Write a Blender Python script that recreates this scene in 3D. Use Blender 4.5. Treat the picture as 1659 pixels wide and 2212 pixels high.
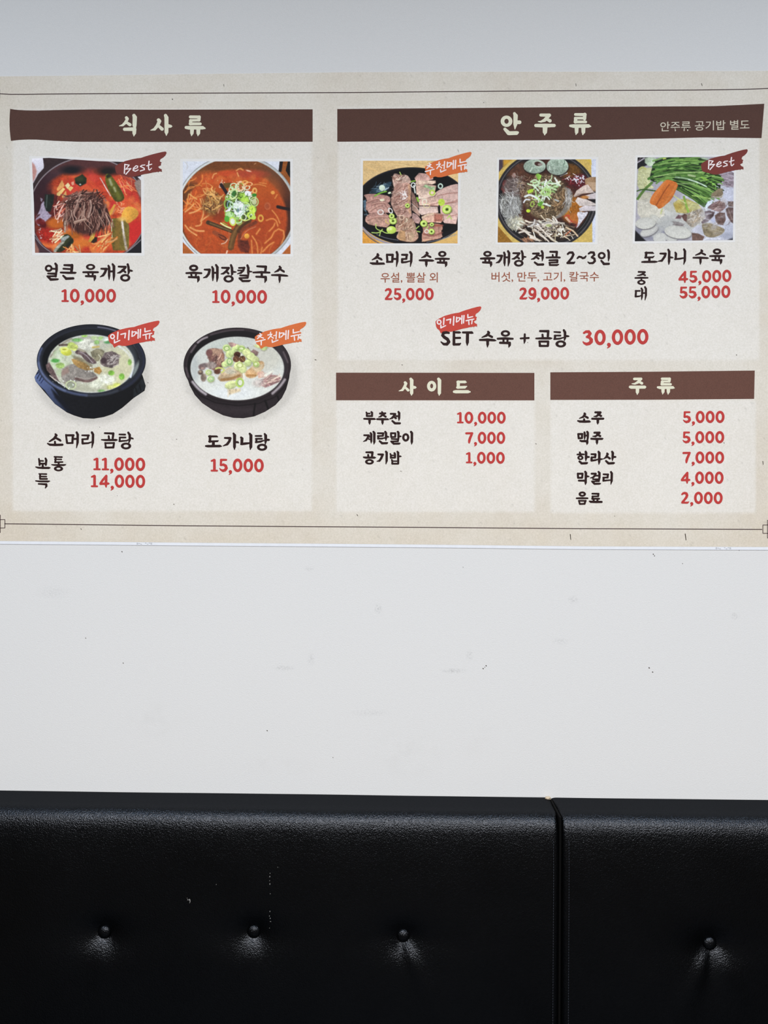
import bpy, bmesh, math, random
import numpy as np
from mathutils import Vector, Matrix, Euler

for _o in list(bpy.data.objects): bpy.data.objects.remove(_o, do_unlink=True)
SC = bpy.context.scene
COL = SC.collection

# ---------------------------------------------------------------- camera, world, lights, exposure
PX = 0.00095                     # metres on the wall for one pixel of the photograph (1659 x 2212)
CAM_D, CAM_Z = 1.60, 1.52        # distance from the wall and height of the lens
YAW, ROLL = math.radians(1.15), math.radians(0.30)
cam_data = bpy.data.cameras.new('camera')
cam_data.sensor_fit = 'HORIZONTAL'; cam_data.sensor_width = 36.0
cam_data.lens = 36.0*CAM_D/(1659*PX)
cam_data.clip_start = 0.02
CAM = bpy.data.objects.new('camera', cam_data); COL.objects.link(CAM)
CAM_M = Matrix.Translation((CAM_D*math.tan(YAW), -CAM_D, CAM_Z)) @ Matrix.Rotation(YAW, 4, 'Z') @ Matrix.Rotation(math.pi/2, 4, 'X') @ Matrix.Rotation(ROLL, 4, 'Z')
CAM.matrix_world = CAM_M
SC.camera = CAM

world = bpy.data.worlds.new('world'); SC.world = world; world.use_nodes = True
_bg = world.node_tree.nodes['Background']
_bg.inputs[0].default_value = (0.80, 0.88, 1.0, 1); _bg.inputs[1].default_value = 0.022

def area_light(name, loc, size, power, color, rot=(0, 0, 0)):
    d = bpy.data.lights.new(name, 'AREA'); d.shape = 'RECTANGLE'; d.size, d.size_y = size
    d.energy = power; d.color = color
    o = bpy.data.objects.new(name, d); o.location = loc; o.rotation_euler = rot; COL.objects.link(o)
    return o
CEIL_Z = 3.25
# the ceiling panels of the dining room, facing down: a cool pair near the wall, neutral ones further back
area_light('ceiling_panel_light', (-1.25, -1.55, CEIL_Z - .03), (1.2, .3), 22, (.60, .77, 1.0))
area_light('ceiling_panel_light', (1.25, -1.55, CEIL_Z - .03), (1.2, .3), 23, (.60, .77, 1.0))
area_light('ceiling_panel_light', (-1.0, -3.4, CEIL_Z - .03), (1.2, .6), 172, (1.0, .978, .962))
area_light('ceiling_panel_light', (1.4, -3.4, CEIL_Z - .03), (1.2, .6), 172, (1.0, .965, .938))

SC.view_settings.view_transform = 'Standard'; SC.view_settings.look = 'None'
SC.view_settings.exposure = 0.0; SC.view_settings.gamma = 1.0; SC.view_settings.use_curve_mapping = False

_MI = CAM_M.to_3x3(); _CO = CAM_M.translation
_F = CAM_D/PX                    # focal length in pixels
def ray(px, py):
    return _MI @ Vector(((px - 829.5)/_F, -(py - 1106)/_F, -1.0))
def on_wall(px, py, y=0.0):
    """point of the plane at depth y that the photograph shows at pixel (px, py)"""
    d = ray(px, py); t = (y - _CO.y)/d.y
    return _CO + d*t
# the plane is nearly parallel to the picture, so a table of the mapping is enough for dense meshes
def wall_xz(px, py, y=0.0):
    d = np.stack([(np.asarray(px, float) - 829.5)/_F, -(np.asarray(py, float) - 1106)/_F, -np.ones(np.shape(px))], -1)
    d = d @ np.array(_MI).T
    t = (y - _CO.y)/d[..., 1]
    return _CO.x + d[..., 0]*t, _CO.z + d[..., 2]*t
# ---------------------------------------------------------------- numpy shape helpers (all in photograph-like flat units)
def seg_sdf(X, Y, x0, y0, r0, x1, y1, r1):
    dx, dy = x1 - x0, y1 - y0
    L = dx*dx + dy*dy + 1e-9
    t = np.clip(((X - x0)*dx + (Y - y0)*dy)/L, 0, 1)
    return np.hypot(X - x0 - t*dx, Y - y0 - t*dy) - (r0 + (r1 - r0)*t)

def ell_sdf(X, Y, cx, cy, rx, ry, ang=0.0):
    ca, sa = math.cos(ang), math.sin(ang)
    u = ((X - cx)*ca + (Y - cy)*sa)/rx
    v = (-(X - cx)*sa + (Y - cy)*ca)/ry
    return (np.sqrt(u*u + v*v) - 1)*min(rx, ry)

def poly_sdf(X, Y, pts):
    d = np.full(X.shape, 1e9)
    ins = np.zeros(X.shape, bool)
    n = len(pts)
    for i in range(n):
        x0, y0 = pts[i]; x1, y1 = pts[(i + 1) % n]
        dx, dy = x1 - x0, y1 - y0
        t = np.clip(((X - x0)*dx + (Y - y0)*dy)/(dx*dx + dy*dy + 1e-9), 0, 1)
        d = np.minimum(d, (X - x0 - t*dx)**2 + (Y - y0 - t*dy)**2)
        if y0 != y1:
            ins ^= ((y0 > Y) != (y1 > Y)) & (X < (x1 - x0)*(Y - y0)/(y1 - y0) + x0)
    d = np.sqrt(d)
    return np.where(ins, -d, d)

def smooth_noise(h, w, cell, rng):
    gh, gw = int(h/cell) + 3, int(w/cell) + 3
    g = rng.random((gh, gw))
    y = np.arange(h)/cell; x = np.arange(w)/cell
    yi = y.astype(int); xi = x.astype(int)
    fy = (y - yi); fx = (x - xi)
    fy = (fy*fy*(3 - 2*fy))[:, None]; fx = (fx*fx*(3 - 2*fx))[None, :]
    a = g[yi][:, xi]; b = g[yi][:, xi + 1]; c = g[yi + 1][:, xi]; d = g[yi + 1][:, xi + 1]
    return (a*(1 - fx) + b*fx)*(1 - fy) + (c*(1 - fx) + d*fx)*fy

def contour_mesh(F, xs, ys, merge=True):
    """flat polygons covering F<0 on the grid xs, ys (marching squares) -> verts [(x,y)], faces"""
    ins = F < 0
    ny, nx = F.shape
    verts, faces, key = [], [], {}
    def gv(j, i):
        k = (j, i)
        if k not in key:
            key[k] = len(verts); verts.append((xs[i], ys[j]))
        return key[k]
    def ev(j0, i0, j1, i1):
        k = (j0, i0, j1, i1) if (j0, i0) < (j1, i1) else (j1, i1, j0, i0)
        if k not in key:
            a, b = F[k[0], k[1]], F[k[2], k[3]]
            t = min(max(a/(a - b), 0.02), 0.98)
            key[k] = len(verts)
            verts.append((xs[k[1]] + (xs[k[3]] - xs[k[1]])*t, ys[k[0]] + (ys[k[2]] - ys[k[0]])*t))
        return key[k]
    c = ins[:-1, :-1].astype(int) + ins[:-1, 1:] + ins[1:, :-1] + ins[1:, 1:]
    for j in range(ny - 1):
        row = c[j]
        nz = np.nonzero(row)[0]
        i = 0; n = len(nz)
        while i < n:
            q = nz[i]
            if row[q] == 4:
                e = q
                if merge:
                    while e + 1 < nx - 1 and row[e + 1] == 4:
                        e += 1
                faces.append((gv(j, q), gv(j + 1, q), gv(j + 1, e + 1), gv(j, e + 1)))
                i += (e - q) + 1
                continue
            cor = ((j, q), (j + 1, q), (j + 1, q + 1), (j, q + 1))
            f = []
            for k in range(4):
                a = cor[k]; b = cor[(k + 1) % 4]
                if ins[a]: f.append(gv(*a))
                if ins[a] != ins[b]: f.append(ev(*a, *b))
            if len(f) >= 3: faces.append(tuple(f))
            i += 1
    return verts, faces

# ---------------------------------------------------------------- brush lettering: strokes with a radius at every point
def parse_strokes(txt):
    out = []
    for s in txt.replace('\n', ' ').split(';'):
        s = s.strip()
        if not s: continue
        if s[0] == 'o':
            out.append(('o', [float(v) for v in s[1:].split()]))
        else:
            v = [float(t) for t in s.split()]
            assert len(v) % 3 == 0, s
            out.append(('s', [tuple(v[k:k + 3]) for k in range(0, len(v), 3)]))
    return out

def strokes_field(strokes, cell, fat=0.0):
    bx = []
    for kind, v in strokes:
        if kind == 'o': bx += [(v[0] - v[2], v[1] - v[3]), (v[0] + v[2], v[1] + v[3])]
        elif kind == 'p': bx += list(v)
        else:
            for x, y, r in v: bx += [(x - r, y - r), (x + r, y + r)]
    bx = np.array(bx); m = 3*cell + fat
    x0, y0 = bx.min(0) - m; x1, y1 = bx.max(0) + m
    xs = np.arange(x0, x1 + cell, cell); ys = np.arange(y0, y1 + cell, cell)
    F = np.full((len(ys), len(xs)), 9.0)
    def win(a0, b0, a1, b1):
        i0 = max(0, int((a0 - x0)/cell) - 2); i1 = min(len(xs), int((a1 - x0)/cell) + 4)
        j0 = max(0, int((b0 - y0)/cell) - 2); j1 = min(len(ys), int((b1 - y0)/cell) + 4)
        return slice(j0, j1), slice(i0, i1)
    for kind, v in strokes:
        if kind == 'o':
            icx, icy = (v[6], v[7]) if len(v) > 6 else (v[0], v[1])
            sl = win(v[0] - v[2], v[1] - v[3], v[0] + v[2], v[1] + v[3])
            X, Y = np.meshgrid(xs[sl[1]], ys[sl[0]])
            d = np.maximum(ell_sdf(X, Y, v[0], v[1], v[2] + fat, v[3] + fat), -ell_sdf(X, Y, icx, icy, v[4] - fat, v[5] - fat))
            F[sl] = np.minimum(F[sl], d)
        elif kind == 'p':
            X, Y = np.meshgrid(xs, ys)
            F = np.minimum(F, poly_sdf(X, Y, v) - fat)
        else:
            for k in range(max(1, len(v) - 1)):
                a = v[k]; b = v[min(k + 1, len(v) - 1)]
                r = max(a[2], b[2]) + fat
                sl = win(min(a[0], b[0]) - r, min(a[1], b[1]) - r, max(a[0], b[0]) + r, max(a[1], b[1]) + r)
                X, Y = np.meshgrid(xs[sl[1]], ys[sl[0]])
                F[sl] = np.minimum(F[sl], seg_sdf(X, Y, a[0], a[1], a[2] + fat, b[0], b[1], b[2] + fat))
    return F, xs, ys

def move_strokes(strokes, f, s):
    """map stroke points by f(x, y) and radii by s"""
    out = []
    for kind, v in strokes:
        if kind == 'o':
            cx, cy = f(v[0], v[1]); w = [cx, cy, v[2]*s[0], v[3]*s[1], v[4]*s[0], v[5]*s[1]]
            if len(v) > 6: w += list(f(v[6], v[7]))
            out.append(('o', w))
        elif kind == 'p': out.append(('p', [f(*p) for p in v]))
        else: out.append(('s', [(*f(x, y), r*(s[0] + s[1])/2) for x, y, r in v]))
    return out
# ---------------------------------------------------------------- the lettering of the menu
# (part name, colour, left, top, enlargement, strokes "x y radius ..." or "o cx cy rx ry inner_rx inner_ry")
INK, CREAM, RED, PINK = 'ink', 'cream', 'red', 'white'
WORDS = [
 ('dish_name', 'jang', INK, 90, 560, 8.295, """
o 130 165 66 61 35 31; 200 172 13 250 175 13; 250 82 17 270 110 20 272 180 20 268 225 18; 118 258 12 262 262 18; 262 250 18 256 310 16; 105 308 13 255 305 15; 112 314 14 165 362 20; 165 366 20 285 362 15 302 358 7;
410 108 14 545 112 20; 548 110 22 545 170 22 535 235 20; 395 172 14 530 180 14; 345 240 13 482 245 17 600 246 16 620 242 7; 390 298 14 440 345 20; 440 350 20 570 345 18;
o 880 140 80 50 44 26; 748 235 13 880 235 18 1012 235 14; 835 250 14 850 295 14; 920 250 14 915 295 14; 797 305 15 955 308 18; 958 308 20 955 345 20 945 386 5;
1070 172 12 1165 177 20; 1163 178 20 1138 240 20 1105 290 18 1052 318 4; 1200 118 14 1212 150 20 1212 300 18 1212 363 5; 1225 220 14 1275 220 14; 1275 92 15 1298 130 22 1298 300 20 1292 386 5;
1382 134 13 1508 140 17; 1508 145 17 1462 200 19 1405 238 16 1362 250 5; 1450 190 13 1502 232 16; 1545 95 17 1558 140 18 1565 230 18 1552 275 6; 1575 200 14 1615 210 14 1634 212 4; o 1500 335 88 64 50 34"""),
 ('dish_name', 'noodle', INK, 395, 565, 7.12, """
o 168 100 68 48 35 19; 55 180 11 168 175 16 288 181 11; 130 190 12 138 235 12; 205 190 12 200 235 12; 95 240 13 235 245 16; 240 242 18 242 280 18 230 317 4;
335 125 10 415 128 16; 415 130 17 400 190 17 365 235 15 318 252 4; 452 85 12 465 115 17 465 240 16 462 297 4; 480 175 12 515 175 12; 512 55 13 533 90 18 532 250 17 525 311 4;
605 98 12 710 100 14; 705 105 15 665 155 16 625 185 13 588 193 4; 665 150 11 702 184 14; 742 58 14 757 100 17 760 190 16 750 215 5; 768 158 12 800 162 11 822 162 4; o 705 268 76 53 42 29;
865 100 11 950 98 13; 945 97 14 930 140 15 895 175 13 842 190 4; 850 138 9 920 140 10; 995 62 15 1008 100 17 1008 180 16 1010 200 11; 1020 155 12 1063 158 6; 882 215 10 1005 218 14; 1005 217 12 1000 250 12; 870 256 10 990 252 12; 872 262 11 918 298 15; 918 302 14 1018 300 14 1040 292 6;
1145 75 12 1278 82 17; 1278 82 17 1268 155 16; 1085 170 10 1210 166 16 1335 172 11; 1215 180 15 1215 230 15; 1130 235 12 1275 240 16; 1275 242 18 1275 285 18 1262 324 4;
1490 80 13 1505 100 15 1465 140 15 1412 165 4; 1495 120 12 1552 154 14 1560 162 8; 1370 210 10 1490 210 16 1595 220 12 1618 224 4; 1490 220 17 1490 280 16 1488 324 4"""),
 ('dish_name', 'head_soup', INK, 70, 925, 6.506, """
328 85 11 340 100 15 310 145 15 248 184 8 236 190 3; 330 135 12 385 165 14 398 175 11; 320 190 11 322 225 12; 217 215 7 250 232 13 330 235 14 425 232 13;
475 95 10 490 205 13; 480 100 12 580 100 13; 572 102 14 565 205 13; 490 210 10 570 208 10; 580 150 11 625 150 11; 625 60 13 640 90 15 638 200 15 622 277 3;
702 100 9 795 102 12; 788 104 12 780 145 12; 702 155 9 780 152 10; 707 157 12 708 210 13; 708 215 12 790 210 10 830 195 6; 840 60 14 855 90 15 852 200 15 838 277 3;
1020 70 10 1140 75 13; 1140 74 14 1132 140 13; 1075 112 11 1080 155 12; 975 163 6 1030 167 12 1175 166 13 1195 165 5; 1025 205 8 1035 270 13; 1025 210 10 1145 208 10; 1150 207 11 1140 270 13; 1030 272 11 1140 270 12;
1225 88 9 1305 90 11; 1228 130 9 1310 130 10; 1232 132 11 1228 178 11; 1225 183 10 1330 175 8 1355 160 5; 1350 62 12 1370 95 15 1370 160 14 1358 205 6; 1382 138 11 1412 145 9 1421 150 4; o 1318 250 70 45 38 23"""),
 ('size_name', 'regular', INK, 70, 925, 6.506, """
95 430 9 105 490 13 105 515 12; 188 425 11 198 450 14 192 515 12; 112 458 8 155 460 8; 110 498 10 195 498 10; 148 515 12 150 550 13; 52 545 6 85 555 11 150 558 13 232 558 13 252 556 5;
312 402 8 418 406 9; 318 438 7 410 438 8; 330 412 11 325 478 11; 320 478 9 428 475 8; 372 485 11 372 510 11; 275 512 5 310 517 9 440 518 11 470 513 5; o 370 568 62 35 32 16"""),
 ('size_name', 'large_bowl', INK, 70, 925, 6.506, """
98 642 7 200 645 9; 105 678 8 200 680 8; 112 650 10 110 712 10; 110 712 10 208 712 10; 50 740 6 100 747 10 220 748 11 245 744 5; 90 782 8 190 788 12; 198 788 13 200 812 13 185 841 4"""),
 ('dish_name', 'knee_soup', INK, 435, 925, 10.70, """
182 190 20 355 190 18 378 200 8; 205 192 27 200 310 25; 185 308 20 372 300 17 395 288 7; 280 320 28 280 385 30; 105 412 16 150 415 24 430 412 24 465 418 10;
545 225 17 668 230 24; 668 234 28 650 300 26 600 370 25 505 410 5; 745 122 18 770 165 32 768 430 28 768 498 4; 800 320 20 845 325 20 868 340 6;
920 215 20 942 240 30 935 360 28; 918 370 16 940 365 24 1020 355 24 1110 345 16; 1120 128 20 1148 168 31 1145 430 30 1130 498 4;
1255 180 15 1380 180 19 1400 180 6; 1262 245 17 1400 245 18; 1275 247 20 1272 320 22; 1258 325 16 1370 310 20 1440 285 12; 1465 133 18 1488 172 30 1488 290 28 1480 368 8; 1510 268 22 1555 270 22 1580 270 7; o 1405 440 115 78 60 37"""),
 ('heading', 'anju', CREAM, 1075, 235, 7.9, """
o 150 218 98 95 38 44; 285 85 22 305 125 36 300 270 32 293 350 6; 330 235 30 372 235 30; 122 352 24 185 418 34; 195 422 32 320 418 31 340 410 20;
735 112 24 880 115 27; 880 114 27 800 200 27 735 225 14 690 222 5; 830 180 20 890 210 28; 650 290 26 805 292 32 962 290 26; 808 310 40 805 400 35 800 453 5;
1325 102 22 1490 105 25; 1485 102 28 1480 175 27; 1320 165 20 1480 165 21; 1330 172 27 1325 230 27; 1320 228 24 1500 230 22; 1238 295 19 1290 300 29 1545 298 29 1583 305 10; 1345 320 33 1345 400 28 1333 446 5; 1460 320 34 1460 400 30 1450 450 5"""),
 ('heading', 'meals', CREAM, 250, 235, 8.295, """
195 165 25 213 185 24 180 250 26 130 298 19 68 312 4; 195 250 22 258 290 27; 330 125 28 345 160 37 340 300 35 345 330 25; 162 372 27 330 370 32; 338 372 34 335 440 31 328 494 5;
770 207 29 788 227 30 750 310 29 700 370 24 628 390 4; 770 310 22 833 368 29; 895 125 27 912 165 35 912 420 33 910 484 5; 950 315 31 985 318 24 1010 318 7;
1340 151 25 1500 153 26; 1498 152 27 1494 208 26; 1340 215 21 1495 210 21; 1345 217 27 1345 275 27; 1337 275 25 1518 275 23; 1264 340 25 1310 345 31 1560 345 29 1600 355 12; 1370 370 33 1368 440 29 1360 489 5; 1482 370 34 1482 440 31 1475 490 5"""),
 ('heading', 'side', CREAM, 855, 810, 9.759, """
195 162 26 215 182 27 180 260 28 140 318 22 65 340 4; 195 260 20 260 322 27; 315 87 27 335 120 36 333 380 33 330 433 5; 370 262 31 400 264 27 428 266 8;
o 755 238 95 110 33 51 755 234; 900 87 28 920 120 36 918 380 33 912 434 5;
1302 149 24 1455 149 27 1488 156 7; 1318 152 33 1315 262 30; 1297 265 24 1450 260 27 1496 241 7; 1228 355 24 1262 355 32 1518 355 31 1565 358 12"""),
 ('heading', 'drinks', CREAM, 1350, 805, 13.825, """
275 190 35 475 190 36; 475 188 36 380 290 38 290 335 25 200 335 7; 400 270 28 500 320 38; 152 430 38 185 436 46 578 434 43 600 432 28; 368 460 50 366 580 46 362 660 6;
1100 185 32 1330 187 35; 1325 188 39 1318 262 36; 1095 265 27 1320 265 29; 1110 272 40 1100 345 40; 1092 350 36 1358 351 33; 977 440 28 1040 450 41 1418 446 39 1463 460 15; 1130 470 48 1130 570 44 1118 648 6; 1290 470 50 1290 570 46 1280 653 6"""),
 ('dish_name', 'head_boiled', INK, 790, 530, 8.73, """
225 172 19 235 190 21 190 240 19 122 275 6; 215 228 15 285 260 19 300 272 14; 215 300 18 218 330 18; 87 335 9 130 345 20 215 348 20 338 346 17 354 355 7;
400 178 16 410 310 18; 400 180 16 505 182 19; 508 182 20 500 310 18; 400 315 15 500 312 15; 520 258 15 580 260 15; 585 132 19 598 170 20 595 300 20 578 403 4;
685 180 15 780 182 18; 775 182 18 765 255 17; 682 262 14 770 258 14; 688 264 18 685 320 18; 688 325 15 760 318 14 830 300 9; 840 132 19 862 168 20 858 300 20 840 403 4;
1150 141 19 1165 158 20 1115 210 19 1052 235 5; 1155 190 14 1215 220 17 1225 225 12; 1017 285 14 1140 285 20 1258 290 17 1286 292 5; 1142 295 22 1142 360 21 1142 406 4;
o 1443 165 75 53 36 26; 1317 258 13 1445 255 19 1570 258 13; 1405 265 15 1408 310 15; 1478 265 15 1475 310 15; 1357 325 16 1510 330 19; 1516 328 21 1515 370 20 1503 406 4"""),
 ('dish_name', 'hotpot', INK, 1030, 530, 5.53, """
o 127 103 48 33 25 15; 47 160 9 127 157 13 208 157 10; 100 165 10 102 200 10; 148 165 10 147 200 10; 73 205 10 165 208 12; 168 207 13 170 230 13 165 256 3;
245 125 9 300 127 12; 298 128 12 285 170 12 262 200 11 230 210 3; 325 88 10 332 110 12 330 210 12 332 247 3; 340 145 9 370 145 9; 372 72 11 385 95 13 382 200 13 373 249 3;
435 95 9 508 97 11; 505 100 11 475 140 12 445 160 10 418 165 3; 475 135 8 503 158 10; 535 72 11 545 100 12 548 160 12 540 180 5; 555 138 9 575 140 8 588 140 3; o 500 215 55 38 30 20;
670 100 9 738 99 11; 735 101 11 705 140 12 680 160 10 650 168 3; 705 138 9 736 160 10; 745 125 9 775 125 9; 775 72 11 785 95 12 785 150 12 780 187 3; 690 205 9 725 230 12; 725 232 11 790 230 12;
875 78 9 955 80 12; 955 81 12 950 130 11; 905 115 8 908 140 9; 830 148 8 910 145 11 990 147 9; 865 180 8 960 178 10; 962 179 10 960 205 10; 865 208 8 960 205 8; 868 210 9 872 235 9; 870 237 9 955 237 10 975 230 5;
1085 105 10 1105 88 11 1140 87 12 1153 110 12 1135 150 12 1085 210 11; 1082 212 12 1155 212 12 1170 200 4;
1200 155 8 1220 137 10 1245 142 10 1265 155 10 1288 148 10 1302 130 6;
1335 100 9 1360 85 11 1393 88 12 1402 115 11 1370 143 9; 1370 145 9 1403 160 12 1408 190 12 1385 213 11 1345 215 9 1325 200 4;
o 1490 124 45 41 24 22; 1565 62 11 1575 85 12 1575 150 12 1570 189 3; 1485 185 9 1515 220 13; 1515 224 12 1575 222 12"""),
 ('dish_name', 'knee_boiled', INK, 1360, 530, 7.213, """
245 118 12 352 118 13 374 128 4; 258 118 17 250 190 15; 240 192 12 358 188 11 380 170 4; 305 200 16 305 250 16; 190 262 9 230 260 14 390 258 15 425 258 7;
475 130 10 555 132 15; 558 133 16 545 175 16 500 240 15 442 250 4; 600 70 13 615 100 17 612 250 17 608 299 4; 630 190 13 660 192 10 676 195 4;
710 115 12 720 135 16 715 215 15; 705 217 11 780 210 12 835 200 9; 845 65 13 860 95 17 857 240 16 840 299 3;
1115 77 12 1130 92 13 1090 130 14 1025 155 5; 1115 120 11 1170 145 12 1180 150 8; 990 195 10 1100 195 15 1205 200 12 1225 201 5; 1102 205 16 1102 260 15 1098 299 3;
o 1360 97 64 43 32 19; 1250 170 10 1360 167 15 1470 169 12; 1335 180 12 1335 220 12; 1392 180 12 1390 220 12; 1285 230 12 1420 235 14; 1425 232 16 1420 265 16 1412 296 3"""),
 ('size_name', 'medium', INK, 1360, 530, 7.213, """
138 415 11 235 418 11; 235 420 12 190 455 12 155 467 9 115 470 3; 200 450 9 240 468 11; 85 510 9 180 507 13 280 508 9; 182 515 11 182 545 10; o 182 578 62 36 32 18"""),
 ('size_name', 'large', INK, 1360, 530, 7.213, """
90 712 10 158 711 10; 98 712 13 92 795 13; 90 800 11 150 795 9 180 780 4; 182 672 11 195 700 14 190 800 13 185 849 3; 200 745 9 230 745 9; 238 652 12 252 680 14 252 780 14 238 854 3"""),
 ('dish_name', 'set_menu', INK, 930, 655, 6.636, """
262 428 12 228 420 16 185 428 18 172 462 18 200 490 20 243 518 20 262 555 20 235 588 19 190 588 15 150 556 6;
335 415 15 335 590 18; 332 418 13 412 420 14 428 422 7; 335 500 13 422 498 13; 332 592 14 412 590 15 432 576 5;
464 420 12 590 422 16 606 430 7; 530 430 20 527 560 20 525 606 4;
825 412 14 838 426 15 800 465 15 737 491 5; 825 455 13 880 485 14; 707 528 12 815 525 17 912 532 14 936 536 5; 818 545 18 818 590 17 815 630 4;
o 1073 435 64 44 34 21; 962 510 12 1070 506 16 1178 511 11; 1045 520 12 1045 560 12; 1103 520 12 1102 560 12; 997 568 14 1130 572 15; 1132 572 18 1132 600 17 1120 632 4;
1290 506 10 1405 500 12; 1350 447 12 1348 540 14 1342 576 4"""),
 ('dish_name', 'set_soup', INK, 1150, 700, 6.38, """
105 98 12 215 100 15; 217 99 15 212 170 14; 138 148 12 142 185 13; 50 200 9 140 198 14 240 198 14 268 198 5; 95 242 11 105 300 14; 95 242 12 218 242 12; 217 242 13 212 300 14; 100 303 12 212 303 12;
300 110 8 380 115 11; 305 160 9 385 160 10; 312 162 13 308 205 13; 300 208 10 380 202 10 425 187 6; 432 87 13 448 115 16 448 190 15 440 225 6; 465 167 12 490 169 11 502 170 5; o 390 275 71 46 37 23"""),
 ('dish_name', 'pancake', INK, 775, 880, 12.76, """
208 137 16 222 160 20 222 240 22; 350 132 24 368 150 24 365 240 24; 235 172 18 303 170 17; 225 240 22 365 240 20; 147 315 19 290 318 27 428 320 23 465 328 7; 298 335 31 298 420 27 298 470 5;
638 122 14 645 140 24; 585 170 22 733 165 21; 733 163 21 660 200 26 600 253 19 545 268 5; 680 220 20 742 258 24; 507 325 21 650 328 27 800 328 21 825 340 7; 655 340 31 655 420 27 655 473 5;
880 177 20 1008 180 21; 1005 187 24 965 240 28 920 292 24 850 320 6; 955 250 20 1022 298 25; 1035 240 19 1095 245 19; 1095 127 24 1115 160 28 1112 300 27 1105 369 5; 925 375 21 990 430 28; 995 440 26 1128 440 25 1150 435 11"""),
 ('dish_name', 'egg_roll', INK, 775, 880, 12.76, """
150 768 19 278 772 23; 275 774 25 240 850 25 200 908 22 125 942 4; 265 815 15 330 815 17; 275 875 15 335 880 17; 325 707 21 345 740 28 345 930 24 342 988 5; 405 674 23 430 710 30 428 950 28 417 1016 5;
525 712 19 680 716 23; 675 718 25 665 780 23; 525 790 19 668 786 19; 540 792 24 535 860 24; 532 862 19 640 860 19 715 842 13; 730 674 24 752 710 28 750 850 28 748 918 5; 780 807 24 812 812 18 833 815 6; 575 930 21 635 980 28; 640 990 26 770 987 25 795 975 12;
885 712 20 895 815 25; 890 712 20 1008 714 21; 1008 716 23 1005 812 23; 895 818 20 1005 816 19; 1075 674 24 1095 700 28 1095 830 26 1092 860 20; 1120 797 19 1155 799 16 1173 800 6; 905 870 15 1090 880 21; 1090 878 21 1080 930 21; 890 938 17 1080 935 19; 898 947 19 960 998 27; 960 1002 24 1108 999 24 1138 990 10;
o 1295 828 94 110 41 61; 1440 677 27 1465 712 30 1462 950 30 1455 1018 5"""),
 ('dish_name', 'rice', INK, 775, 880, 12.76, """
205 1238 19 375 1240 27; 378 1242 28 365 1360 26; 260 1312 24 265 1370 24; 137 1375 17 200 1385 25 428 1385 25 465 1385 9; o 295 1500 117 71 58 31;
535 1295 19 665 1302 26; 660 1304 28 620 1400 28 570 1473 24 500 1485 5; 750 1222 25 770 1250 28 768 1470 28 748 1563 5;
870 1282 17 885 1312 22 885 1390 23; 985 1262 24 1000 1290 24 1000 1380 24; 895 1325 15 960 1322 15; 887 1388 21 1000 1385 20; 1065 1222 21 1085 1250 28 1085 1400 26 1085 1440 24; 1110 1350 20 1148 1350 18 1173 1352 6; 910 1447 18 922 1470 20 925 1550 23; 1087 1440 24 1087 1545 23; 930 1482 15 1045 1482 15; 922 1553 20 1087 1553 20"""),
 ('dish_name', 'soju', INK, 1235, 880, 15.08, """
415 202 31 430 222 33 370 310 30 242 360 7; 420 285 25 510 335 32 525 348 21; 400 387 27 400 430 34; 197 440 19 260 460 32 400 465 33 560 460 33 600 470 14;
765 162 27 933 165 31; 933 167 32 870 240 32 800 290 27 715 298 7; 850 225 25 950 280 31; 662 370 27 845 372 32 1018 370 29 1045 365 11; 848 395 38 845 490 35 840 550 6"""),
 ('dish_name', 'beer', INK, 1235, 880, 15.08, """
207 867 25 225 1000 31; 210 870 26 343 868 28; 335 870 31 330 995 29; 220 1010 25 333 1002 25; 410 817 27 420 850 30 420 960 30 415 1043 8; 440 918 21 500 918 21; 500 797 29 520 830 32 520 980 30 510 1058 24; 272 1085 23 320 1100 30 490 1100 32; 500 1102 36 500 1160 33 490 1216 6;
735 825 27 903 825 31; 900 828 32 840 895 32 770 943 27 675 942 7; 820 885 25 923 935 31; 632 1022 27 815 1028 32 983 1025 29 1016 1020 11; 818 1050 38 818 1140 35 818 1206 6"""),
 ('dish_name', 'hanra', INK, 1235, 880, 15.08, """
257 1462 21 270 1500 30; 177 1535 19 270 1530 25 388 1532 22; o 280 1640 94 71 40 33; 450 1447 31 465 1490 37 460 1660 34 455 1748 6; 495 1615 30 555 1616 25; 247 1760 26 320 1822 35; 330 1825 32 478 1817 33 508 1805 17;
637 1525 23 772 1530 28; 770 1532 31 760 1630 27; 637 1630 23 760 1625 25; 645 1632 31 640 1730 31; 637 1735 27 760 1720 25 860 1690 17; 870 1447 29 895 1490 37 890 1770 34 880 1860 6; 930 1690 28 975 1685 19 1010 1680 8;
1150 1502 27 1165 1525 33 1120 1620 31 1030 1680 7; 1150 1605 25 1233 1663 31; 1310 1442 27 1335 1490 36 1325 1660 32 1320 1738 6; 1365 1615 27 1418 1615 25; 1112 1745 26 1190 1820 34; 1200 1825 32 1348 1816 33 1383 1810 17"""),
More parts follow.
